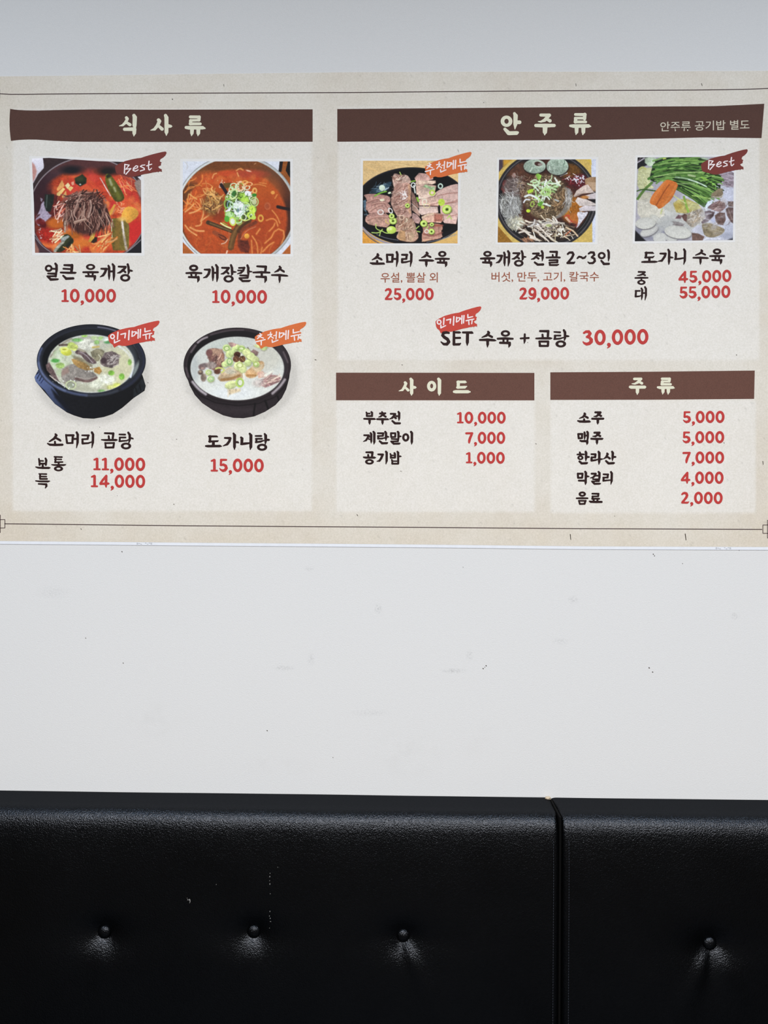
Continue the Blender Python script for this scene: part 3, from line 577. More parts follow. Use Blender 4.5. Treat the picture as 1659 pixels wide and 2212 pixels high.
    p.line('1420 730 1500 750 1620 770', 44, '2a1c1c', 12); p.line('710 1350 700 1380', 20, 'f4c8a8', 10); p.line('600 760 580 820', 12, 'd8906a', 8)
    # spring onions
    p.poly('750 540 860 470 1010 520 1120 640 1110 860 1000 930 830 900 700 800 670 640', '55662c', soft=40, n=.3)
    for _ in range(46):
        t = p.rng.random()*6.28; r = math.sqrt(p.rng.random()); z = 26 + 26*p.rng.random()
        p.ring(905 + 210*r*math.cos(t), 690 + 270*r*math.sin(t), z, z*(.6 + .5*p.rng.random()), 11, ['cfe89c', 'a4d05c', 'e6f4d0', '86b84c', 'f0f6e4'][p.rng.integers(5)], p.rng.random()*180)
    p.ring(895, 440, 50, 62, 22, 'f2c89a', 10); p.ell(895, 440, 22, 40, 'c06a34', soft=8); p.ring(1095, 505, 26, 34, 20, 'f4b45c'); p.ring(960, 385, 34, 20, 16, 'f0a850'); p.ring(1010, 410, 50, 26, 10, 'f4b878'); p.ell(1090, 565, 34, 24, '3a8a2c', soft=8)
    p.ring(800, 550, 46, 68, 18, 'd8eca0', 20); p.ell(800, 550, 28, 50, '3c7a34', 20, 8); p.ring(800, 440, 44, 40, 14, 'd4e8b8'); p.ring(770, 480, 30, 34, 10, 'b8d890')
    p.ell(925, 590, 66, 60, 'a8d84c', soft=8, n=.12, g=(45, .15)); p.ell(960, 650, 60, 50, 'b6e050', soft=8, n=.12); p.ell(1000, 540, 48, 36, 'eef0ee', 20, 8)
    p.ring(710, 680, 40, 64, 14, '8cc850', 10); p.ell(715, 690, 26, 46, '28482c', 10, 8); p.ring(735, 700, 22, 50, 8, 'b0c8d8', 5); p.poly('680 790 770 730 750 790 700 815', 'f0f4f4', soft=6)
    p.ring(1090, 660, 54, 60, 16, 'bcd684'); p.ell(1090, 660, 36, 42, 'c8d098', soft=10); p.ring(960, 720, 60, 54, 12, 'd8f09c'); p.ring(1000, 800, 50, 60, 12, 'd0e890')
    p.poly('790 690 850 640 920 680 990 740 960 800 900 870 840 860 800 800', 'e4f0ea', soft=10, n=.15); p.strands(26, 880, 740, 100, 90, 40, 60, 90, 14, ['f4fbf6', 'dcefe0', 'c8e8c0', 'b0d8a0'], 60); p.ell(860, 780, 20, 28, '60788a', soft=14, a=.8); p.line('835 620 845 700', 12, 'f0f8f0', 6)
    p.ell(1060, 770, 46, 60, 'c8ea50', -15, 8, n=.1); p.ring(1040, 850, 40, 40, 22, 'c6e650'); p.ell(1080, 880, 34, 30, 'c4e45c', soft=8); p.line('900 900 960 930 1020 905', 16, 'd8e878', 6)
    p.ell(740, 840, 58, 42, 'c0e8a0', soft=8); p.ring(740, 840, 58, 42, 10, '90cc58'); p.ell(705, 900, 36, 44, '5cb43c', soft=8); p.ring(785, 935, 40, 54, 14, 'd0f058', -15); p.ell(785, 935, 32, 44, 'e8ecd8', -15, 8); p.line('620 960 680 1000 760 1030', 20, 'e0f0a0', 6); p.line('650 950 710 985', 10, '90c840', 6)
    p.strands(30, 900, 700, 200, 190, 0, 90, 46, 7, ['20381c', '3a5a24', 'e8f8d0'], 60, a=.8)
    p.finish()
    return p

def food_head_soup():
    p = Picture(65, 690, 6.26, 1659, 1409, '17181c', 13)
    # pot body, rim and ears (outline is cut by the mask)
    p.poly('100 600 300 900 830 1060 1350 960 1560 650 1560 760 1400 1080 1150 1300 900 1345 700 1330 500 1250 320 1130 200 950', '1a1b1f', soft=10, n=.05, g=(0, -.25))
    p.poly('60 780 110 690 330 940 560 1270 450 1230 320 1130 200 960 80 850', '475272', soft=12, g=(60, -.5)); p.poly('290 940 430 1060 600 1290 520 1260 420 1150 340 1060', '1b1d26', soft=30)
    p.line('90 740 110 720', 20, '1e2438', 12); p.line('100 800 130 740', 12, '1a2036', 8); p.line('130 830 160 770', 12, '1a2036', 8); p.line('150 860 185 810', 10, '22284a', 8)
    p.poly('1400 950 1530 780 1566 900 1550 960 1400 1060', '22262a', soft=12, n=.15); p.line('1430 930 1450 1000', 14, '101214', 10); p.line('1480 890 1500 960', 14, '101214', 10)
    p.ell(830, 560, 735, 492, '23252b', soft=6); p.ell(828, 552, 722, 474, '2a2d36', soft=14)
    p.ring(828, 555, 715, 470, 40, '25272e', soft=18)
    for a0, a1, c, al in ((95, 200, '5e6a90', .75), (120, 180, '7c8ab4', .45), (60, 100, '555a66', .5), (-30, 60, '30344a', .7)):
        pts = [(828 + 712*math.cos(math.radians(t)), 556 + 472*math.sin(math.radians(t))) for t in range(a0, a1 + 1, 7)]
        p.line(pts, 30, c, 26, al)
    p.line('920 105 1040 120 1160 155', 16, '7c7c90', 12, .8); p.line('1400 350 1450 430 1480 520', 12, '787890', 12, .8)
    p.ell(825, 560, 660, 425, '15171a', soft=14); p.clip = (825, 560, 656, 423); p.ell(1330, 600, 130, 290, '3f444a', soft=60, a=.9); p.ell(1440, 690, 40, 130, '8a9490', 20, 30, .9)
    p.ell(800, 180, 420, 70, '26282a', soft=60, a=.8); p.clip = None
    # broth
    p.ell(825, 600, 582, 392, 'c3c4b0', soft=10, n=.06, g=(60, .06)); p.ring(830, 600, 572, 385, 18, 'dfe3e4', soft=14, a=.6); p.line('1190 355 1290 420 1370 520 1395 640 1360 780', 26, 'e2e8f2', 12, .95)
    p.clip = (825, 600, 580, 390)
    p.ell(1180, 640, 230, 260, 'd0cca0', soft=120, a=.7); p.ell(1080, 870, 160, 90, 'd9d7a4', soft=70, a=.9); p.ell(720, 930, 380, 60, 'b4b49c', soft=60, a=.8); p.line('250 560 330 420 480 300 560 260', 24, '8c806c', 16, .8)
    p.blobs(36, 420, 560, 170, 190, 40, ['cdd8b8', 'b8c8a0', 'dce4cc', 'a8c090'], .6, 24)
    p.ell(760, 340, 110, 80, 'dcdccc', soft=20, n=.15); p.ell(1040, 810, 120, 70, 'e2e4d0', soft=40, n=.15); p.ell(900, 880, 90, 50, 'dcdfc8', soft=40, n=.12)
    for x, y, rx, ry, c in ((640, 280, 70, 24, '7cb46a'), (735, 218, 42, 24, 'a6d860'), (870, 250, 44, 26, 'c8dca0'), (905, 310, 36, 30, '9ccc78'), (960, 255, 40, 26, 'a8cc80'), (1050, 310, 46, 20, '5c9c60'), (345, 560, 58, 26, '58a850'), (410, 625, 60, 40, 'a8cc70'), (1100, 725, 42, 34, '84bc48'), (1242, 775, 38, 44, '86c24c'), (1350, 580, 26, 40, '8cbc58'), (970, 970, 50, 20, '78a860'), (690, 765, 30, 20, '88b470'), (1180, 900, 60, 40, 'd8e070'), (1090, 920, 50, 30, 'dce08a'), (560, 360, 60, 50, 'c8dc70'), (600, 380, 50, 46, 'd0dc74'), (1020, 270, 40, 24, 'e0ecdc')):
        p.ell(x, y, rx, ry, c, soft=16, n=.15, g=(60, .12))
    p.ell(490, 440, 76, 50, 'd8dc50', 15, 10, g=(60, -.15)); p.ring(465, 405, 50, 26, 14, 'e4ec80'); p.ell(465, 408, 26, 10, 'a8a850', soft=6)
    # pieces of meat
    p.clip = (820, 600, 640, 405)
    p.poly('215 620 260 575 330 700 390 830 440 880 330 800 230 690', '6e5a58', soft=10, n=.2); p.line('270 760 350 830', 14, 'c8b8ac', 8); p.line('400 350 500 345', 26, '5c4c44', 14, n=.3)
    p.poly('420 690 520 610 640 600 740 660 900 740 900 790 820 850 640 830 560 870 430 830', '8f8880', soft=16, n=.16, g=(30, -.08)); p.poly('430 690 520 640 530 720 430 770', 'a08478', soft=24, a=.8)
    p.line('620 800 780 850 900 790', 34, '6c5450', 16, .9, n=.25); p.line('640 780 760 810 890 780', 10, 'b0a498', 8, .8); p.poly('440 840 620 850 600 940 500 900', '948c80', soft=20, n=.15)
    p.ring(555, 890, 66, 56, 16, 'c4d0a0'); p.ell(555, 890, 46, 38, '9ca48c', soft=12); p.ell(585, 885, 10, 8, 'f0f4f0')
    p.poly('560 540 640 520 760 590 850 680 760 690 650 650 590 600', 'a5824c', soft=12, n=.12, g=(0, -.15)); p.poly('560 480 700 520 850 620 840 660 740 590 600 540', '8c8468', soft=20, a=.8, n=.12)
    p.poly('610 430 670 405 740 420 800 490 900 560 900 605 820 600 740 550 690 480 620 470', '6e5c5c', soft=10, n=.25); p.line('680 440 760 480 850 590', 12, 'a89ca0', 8, .9); p.ell(700, 420, 60, 16, 'a8a08c', 20, 10)
    p.poly('820 440 900 395 960 400 1010 430 990 490 950 560 900 570 840 510', '8c866c', soft=10, n=.25); p.line('850 380 930 370', 26, 'c8b468', 14); p.line('930 480 960 520 940 560', 14, 'c8c4a8', 8)
    p.poly('950 560 1010 450 1110 430 1210 480 1200 600 1110 660 960 630', '6f6260', soft=12, n=.3); p.strands(40, 1130, 550, 70, 80, 150, 20, 90, 7, ['a89c98', '584a4c', 'c0b8b0'], 40); p.ell(1000, 560, 40, 40, '4c3c40', soft=20)
    p.poly('840 670 940 640 975 700 940 745 880 720', 'b88a48', soft=12, n=.2); p.poly('950 600 1010 640 960 640', 'd8d4c0', soft=10); p.blobs(14, 560, 860, 260, 90, 7, ['f4f8f4'], .9, 5); p.blobs(8, 800, 680, 90, 30, 7, ['f8f8f0'], .9, 5)
    p.finish(.025)
    p.mask = [('e', 830, 560, 737, 494), ('p', '115 680 62 780 78 840 200 985 340 1145 500 1258 600 1300 720 1336 860 1343 1000 1320 1120 1280 1250 1195 1400 1065 1550 965 1566 900 1530 780 1500 700 830 500')]
    return p

def food_knee_soup():
    p = Picture(385, 695, 6.38, 1659, 1404, '2a2326', 14)
    p.poly('80 560 160 860 330 1050 600 1130 830 1150 1100 1130 1380 990 1555 640 1500 930 1380 1120 1150 1270 850 1330 600 1290 350 1140 200 950', '2c2528', soft=10, g=(90, .15), n=.05)
    p.line('170 860 300 1020 520 1120 830 1160 1100 1130 1330 1040 1500 860', 12, '1a1517', 10); p.line('330 1110 560 1200 830 1230 1050 1210', 60, '3b3336', 60, .7); p.line('1060 1130 1040 1290', 22, '151214', 16); p.line('1200 1090 1240 1200', 26, '151214', 18); p.line('1370 1030 1390 1090', 20, '151214', 14)
    p.ell(815, 600, 738, 516, '1c1719', soft=6); p.ell(815, 597, 730, 506, '463b3e', soft=16); p.ring(815, 600, 712, 492, 14, '2a2225', soft=12); p.ell(815, 600, 690, 478, '1d191b', soft=12, g=(0, .2)); p.clip = (815, 600, 688, 476); p.ell(1400, 600, 110, 330, '3c3539', soft=60, a=.8); p.clip = None
    for q, w, c in (('270 290 330 240 400 215', 22, 'b8acb0'), ('200 830 280 930 380 1000', 34, 'bdb4b8'), ('1300 990 1400 900 1470 800', 34, 'b0a6aa'), ('180 420 240 330', 26, '6a5e62'), ('450 180 700 118 900 115', 14, '5c5054'), ('1450 420 1510 560', 18, '6a5e62'), ('110 640 140 760', 20, '5c5054')):
        p.line(q, w, c, 22, .9)
    p.ell(815, 645, 645, 438, 'd3d5cc', soft=10, g=(90, .05)); p.clip = (815, 645, 640, 434); p.ell(620, 330, 300, 100, 'c2cac0', soft=100, a=.7); p.ell(1200, 480, 220, 200, 'cbc9ba', soft=100, a=.8); p.ell(750, 990, 330, 100, 'e2e6e4', soft=90, a=.9); p.ell(220, 650, 60, 220, 'b4bab8', soft=50, a=.7); p.ell(520, 830, 250, 60, 'dfe2dc', soft=60, a=.7)
    meat = ['8c6458', '9a7464', '7a544c', 'b08c78', '6c4c48']
    p.poly('395 420 450 365 560 370 640 430 640 540 620 640 540 700 470 660 410 640 440 560 410 500', '8a6458', soft=16, n=.22); p.poly('440 370 620 380 600 430 480 480', 'b49078', soft=20, n=.15); p.poly('560 450 630 440 630 560 590 620 540 560', 'a87a62', soft=14, n=.2); p.line('460 560 540 500', 60, '70504c', 30, .8, n=.2); p.ell(430, 430, 46, 50, '7c5450', soft=16, n=.1)
    p.strands(24, 520, 520, 100, 110, 120, 20, 110, 9, ['c8a890', '6a4844', 'a88474'], 30)
    for x, y, rx, ry, c in ((330, 625, 50, 42, '7c6664'), (380, 600, 60, 30, '857472'), (310, 700, 36, 34, '6e5a50'), (350, 770, 40, 56, '8c7a6c'), (330, 640, 24, 16, 'c09c90'), (305, 690, 16, 14, 'b8a080'), (540, 690, 46, 34, '6a4434'), (460, 600, 70, 50, 'a09088')):
        p.ell(x, y, rx, ry, c, soft=18, n=.2)
    p.poly('540 770 640 660 740 615 860 680 930 700 890 790 760 810 600 830 560 810', 'cfb48e', soft=16, n=.12, g=(90, -.1)); p.line('600 800 720 790 850 740', 34, 'a07444', 20, .9); p.ell(720, 690, 80, 34, 'd8d0b4', soft=24, n=.2); p.poly('640 690 760 620 790 650 690 720', 'c8c0a8', soft=16, a=.8)
    p.poly('920 690 1010 630 1100 540 1180 545 1190 620 1130 690 1080 760 1000 785 930 760', 'd0a878', soft=16, n=.15, g=(0, -.05)); p.poly('1000 620 1180 580 1150 680 1080 700', 'dcc8a4', soft=24, a=.8); p.line('950 740 1060 740', 30, 'a8763e', 20, .7); p.poly('1090 700 1170 680 1200 760 1110 780', 'd8a890', soft=20, n=.15)
    p.poly('1180 790 1260 730 1340 735 1430 780 1400 830 1280 880 1200 910 1130 870', 'a8807c', soft=16, n=.22); p.strands(22, 1290, 810, 110, 50, -25, 10, 150, 9, ['cdb0a0', '8c6464', 'd8c4b0'], 15); p.ell(1110, 850, 80, 50, 'c8b8b0', soft=40, a=.7, n=.15); p.ell(1180, 740, 60, 40, 'cfb8a8', soft=30, a=.8, n=.15); p.line('1200 740 1300 685', 30, 'e8e8d8', 14)
    p.poly('680 930 860 920 860 960 700 1010', 'd8c4a0', soft=24, n=.15); p.line('690 940 690 1030', 16, 'e8dcc4', 14)
    p.poly('690 290 740 285 840 320 830 370 720 350', 'b8948a', soft=12, n=.2); p.poly('990 420 1040 380 1110 420 1090 470 1040 470', '8c706a', soft=12, n=.25); p.line('960 360 990 410', 16, '7a7060', 10)
    # spring onion rings
    for x, y, r in ((670, 365, 56), (870, 375, 54), (780, 380, 44), (710, 450, 56), (700, 560, 60), (640, 590, 44), (820, 350, 36), (940, 420, 56), (1000, 480, 60), (1050, 520, 52), (960, 570, 50), (1080, 590, 44), (420, 700, 44), (450, 790, 50), (740, 430, 40), (1180, 350, 50)):
        p.ell(x + 4, y + 8, r*1.08, r, '5c6030', soft=24, a=.35); p.ell(x, y, r, r*.92, 'c8d890', soft=8, n=.12, g=(60, -.14))
    for x, y, rx, ry, an in ((960, 450, 46, 80, -40), (1030, 500, 90, 40, 20), (730, 870, 86, 52, -15), (1110, 340, 60, 22, 10), (840, 610, 70, 66, 0), (890, 650, 54, 60, 10)):
        p.ell(x, y + 6, rx, ry, '7c8040', an, 16, .5); p.ell(x, y, rx, ry, 'd4dc98', an, 8, n=.1, g=(60, -.1))
    for x, y, rx, ry, c in ((670, 370, 36, 30, '94b468'), (710, 550, 34, 44, '88b070'), (870, 370, 40, 22, '9cc060'), (850, 600, 42, 34, 'b0bc70'), (1070, 585, 30, 26, 'a8c060'), (450, 790, 34, 26, 'a0c890'), (855, 840, 36, 46, '98b858'), (420, 700, 28, 24, 'b8cc7c')):
        p.ring(x, y, rx, ry, 12, c, soft=8); p.ring(x, y, rx*.45, ry*.45, 8, 'e8ecc0', soft=8)
    p.ring(850, 840, 50, 58, 16, 'b8d460'); p.line('520 650 560 630 650 660 600 700', 22, 'c8d070', 8); p.line('900 720 910 790', 26, 'ece8d4', 12)
    p.ell(815, 455, 48, 40, '4a2c20', soft=8, g=(60, -.2)); p.ell(800, 515, 46, 44, '6a4430', soft=8, n=.2); p.ell(885, 515, 44, 46, '6e4a30', soft=8, n=.25); p.line('800 445 830 480', 8, '2a1610', 6); p.line('790 500 815 540', 8, 'a07850', 6); p.line('870 500 900 540', 8, 'b88c60', 6); p.ell(870, 462, 14, 12, 'e8e8d0')
    p.finish(.025)
    p.mask = [('e', 815, 600, 740, 518), ('p', '80 560 110 720 160 880 230 1010 330 1120 480 1220 620 1290 760 1325 900 1330 1050 1305 1200 1240 1340 1150 1430 1050 1490 930 1530 780 1552 600 800 500')]
    return p

def green_rings(p, L, c1='b8dc50', c2='dcec98', hole='3a4420'):
    for x, y, r in L:
        p.ell(x + 5, y + 8, r*1.05, r, '181810', soft=16, a=.5)
        p.ell(x, y, r, r*.94, c1, soft=7, g=(50, -.12), n=.08); p.ring(x, y, r*.62, r*.56, r*.22, c2, soft=8); p.ell(x, y, r*.3, r*.27, hole, soft=8)

def food_boiled_beef():
    p = Picture(772, 335, 7.213, 1659, 1443, 'e0b468', 15)
    p.poly('60 60 1659 60 1659 420 60 420', 'e4c084', soft=10, g=(0, .03), n=.03); p.strands(40, 600, 180, 800, 160, 0, 3, 500, 12, ['dcb474', 'e8c890', 'd8ac68'], 3, a=.35)
    p.poly('40 1150 400 1400 40 1400', 'e09c3c', soft=20, n=.06); p.poly('1480 1400 1659 1300 1659 1400', 'e0a048')
    p.ell(850, 800, 900, 606, '15141a', soft=6); p.line('85 1130 200 1260 380 1350 560 1395', 26, '8c8aa8', 16, .9); p.line('90 1180 210 1310 360 1390', 14, '55566c', 12)
    p.ell(850, 770, 830, 560, '0c0d10', soft=30); p.ring(850, 700, 850, 485, 5, '5c6070', soft=8, a=.5)
    p.poly('180 610 200 560 320 490 460 430 520 410 540 440 500 500 480 560 400 560 330 600', '2c4250', soft=20, n=.35); p.strands(20, 380, 510, 120, 60, -25, 10, 120, 8, ['8ca8b8', '4c6878', 'c8dce4'], 10, a=.8); p.poly('90 720 130 690 150 800 140 900 100 860', '4c6474', soft=16, n=.4); p.blobs(30, 150, 850, 60, 150, 8, ['7c98a8', '34444e'], .7, 6)
    p.line('300 1240 450 1300 640 1330', 8, '8c909c', 8, .9); p.line('1080 1360 1300 1320 1540 1240', 10, '8c98a8', 8, .9); p.line('1330 1300 1530 1200', 6, 'a8b4c0', 6, .8)
    pk = ['b98c80', 'c49a8c', 'a87868', 'd0aa9a']
    def slab(pts, c, g=(90, .1), n=.16): 
        v = [float(t) for t in pts.split()]; q = [(v[k], v[k + 1]) for k in range(0, len(v), 2)]
        p.poly([(x + 6, y + 12) for x, y in q], '3c2018', soft=14, a=.7); p.poly(q, c, soft=7, g=g, n=n)
    # left pile
    slab('90 625 190 605 330 610 500 640 520 700 480 760 360 700 230 760 150 720 130 660', 'bb8c80'); slab('140 720 300 690 430 700 520 800 480 850 300 830 180 880 130 850', 'b4867a'); slab('140 830 260 790 420 740 510 830 500 900 330 900 180 910', 'c49688')
    slab('130 960 210 900 330 890 480 930 510 970 420 980 300 1010 160 1060 120 1030', 'bd8e80'); slab('120 1030 200 990 350 950 500 980 530 1060 460 1130 300 1110 170 1080', 'c29684')
    for q in ('140 740 260 690 330 680 350 700', '190 880 300 800 400 770', '160 1010 280 960 470 970', '420 740 480 830 500 900', '400 830 450 930', '230 770 330 740 440 750'):
        p.line(q, 14, 'd0a08e', 8, .9); p.line([(float(a), float(b) + 14) for a, b in zip(q.split()[::2], q.split()[1::2])], 8, '7a4840', 8, .7)
    # centre column
    slab('540 350 580 280 680 320 770 305 830 380 840 450 700 440 600 520 560 500', 'c6a494', n=.25); p.strands(24, 680, 370, 120, 60, 30, 40, 80, 10, ['dcc0ac', '8c6454', 'c8a490'], 60)
    slab('590 440 700 430 830 440 840 560 830 720 840 860 850 980 700 1010 620 960 560 860 520 760 520 690 560 560', 'bb9282', g=(0, .06), n=.22)
    p.strands(90, 680, 680, 130, 260, -35, 16, 90, 9, ['c8a494', '8a5c50', 'd8b8a8', '9c7062', '764a40'], 25, a=.85); p.line('805 470 815 620 790 780 820 900', 34, 'cc9c78', 16, .85, n=.2); p.strands(14, 720, 640, 50, 90, 40, 60, 50, 8, ['f0e4e0', 'fff4f0'], 50, a=.85)
    slab('600 960 720 960 850 980 900 1060 920 1180 960 1270 920 1330 860 1360 740 1350 640 1320 600 1280 650 1190 600 1200 590 1080', 'ba937c', n=.25); p.strands(60, 760, 1150, 130, 150, -50, 30, 90, 10, ['c8a488', '7c5444', 'dcc0a4', '9a6c54'], 35, a=.85)
    p.poly('620 1280 660 1180 740 1180 760 1340 660 1330', 'c09468', soft=10, n=.15); p.poly('780 1210 860 1200 890 1260 860 1350 770 1350', 'caa888', soft=10, n=.15); p.line('790 1240 800 1320', 12, '8c6450', 10)
    slab('840 560 880 600 930 720 960 820 930 830 850 740', '8c6a5e', n=.25); slab('850 780 900 800 980 900 970 960 900 900 850 860', 'b08c7c'); slab('860 900 930 930 990 1010 960 1070 900 1060 850 980', 'b28e86', n=.2); p.line('850 760 940 840 970 920', 12, 'e0c4b4', 8)
    # right piles
    slab('890 360 960 280 1060 290 1180 320 1180 380 1060 410 920 430', 'cca094', n=.15); slab('900 440 960 390 1080 400 1220 400 1220 440 1160 460 1040 450 930 480', 'e4c4ac'); slab('910 470 1020 450 1230 480 1210 560 1080 560 960 620 920 620', 'dcb6a2')
    slab('1240 560 1420 480 1550 450 1570 460 1570 1080 1440 1070 1330 1060 1290 900 1290 780 1230 680 1200 620', 'd8b2a6', g=(90, .05), n=.1); slab('950 540 1080 530 1180 560 1230 600 1200 640 1050 680 950 690', 'e6c6b2'); slab('950 700 1080 670 1240 640 1290 700 1260 800 1100 790 960 790', 'dab4a2', n=.12)
    for q in ('1250 640 1400 600 1560 590', '1370 760 1460 740 1570 700', '1380 760 1560 730', '1300 920 1420 960 1560 930', '1120 780 1260 750', '1120 790 1250 790'): p.line(q, 12, '9c6458', 14, .7)
    p.line('1240 620 1400 540 1560 500', 20, 'dcbcae', 26, .7); p.line('1280 700 1400 680 1560 650', 16, 'dcb8ac', 26, .7)
    slab('960 800 1100 800 1250 810 1260 900 1120 910 1000 940 960 900', 'e4c6b8', n=.08); slab('1000 960 1100 910 1200 900 1330 920 1340 1000 1300 1060 1180 1050 1020 1060', 'dcae96', n=.15); p.poly('1200 920 1330 930 1320 1040 1190 1040', 'a05a4a', soft=20, a=.8, n=.25); p.line('1010 980 1090 930 1180 920', 22, 'e4c8a8', 12)
    slab('1000 1100 1150 1060 1320 1080 1330 1160 1300 1180 1330 1290 1200 1320 1130 1330 1010 1360 1000 1250 1030 1180', 'c08c78', n=.18); p.line('1190 1100 1320 1100', 34, 'a85a48', 20, .9); p.line('1030 1230 1180 1270 1320 1210', 26, '8c5248', 20, .8); p.line('1040 1270 1200 1300 1320 1270', 14, 'd8a890', 10, .8); p.line('1010 1345 1140 1320', 16, 'd8b088', 8); p.line('1100 1170 1300 1180', 12, 'd09c88', 12, .8)
    # spring onions
    p.ell(385, 515, 48, 46, 'd4e4cc', soft=8, g=(60, -.1)); p.ring(1293, 487, 32, 34, 20, 'c4dcc8'); p.poly('350 690 410 680 425 710 380 725 350 715', 'e8e4c0'); p.line('270 640 360 590 450 570', 22, '7cb83c', 8); p.ell(500, 592, 26, 16, 'dcecc8', -20); p.ring(362, 893, 42, 36, 18, 'e4d8d0'); p.ring(515, 870, 26, 40, 14, 'e8e8e0', -30)
    p.poly('1020 500 1060 460 1130 490 1210 500 1200 545 1150 555 1100 520', 'a8c490', soft=8, n=.2); p.line('840 415 900 405', 20, '8cc03c', 8); p.line('930 670 950 720', 30, '90c040', 8); p.ring(870, 470, 30, 34, 14, 'f0f4ec'); p.line('880 480 900 590', 20, 'e8ece0', 8)
    green_rings(p, [(1395, 850, 74), (1035, 1070, 56), (555, 1030, 58), (535, 955, 44), (1155, 1195, 48), (780, 790, 38), (1160, 1085, 34)])
    p.ell(1310, 740, 52, 56, 'c4e04c', soft=7, n=.06); p.ell(530, 1170, 76, 60, 'c8e45c', soft=8, g=(60, -.12)); p.ell(500, 1150, 40, 26, 'e8f0a0', soft=12); p.line('445 1010 440 1050 490 1075', 16, 'd8b46c', 8); p.ring(1165, 590, 38, 36, 22, 'b8d450'); p.ring(1045, 735, 34, 44, 14, 'e8e4cc', 10); p.ring(1080, 790, 46, 34, 8, 'dccc90'); p.ring(690, 975, 36, 34, 12, 'e4c4a8'); p.ring(745, 640, 20, 40, 10, 'f0e4dc')
    for q in ('290 1080 285 1150 380 1190', '225 1210 330 1220 390 1160', '380 1180 440 1220 520 1220', '360 1200 345 1260', '1070 1170 1100 1110', '1400 990 1440 940', '1430 950 1470 1000', '960 1110 915 1150', '930 1190 975 1200', '660 270 680 310'):
        p.line(q, 15, 'b8d868', 7)
    p.ring(1080, 1190, 30, 28, 12, 'e8dcd4')
    p.finish(.03)
    return p

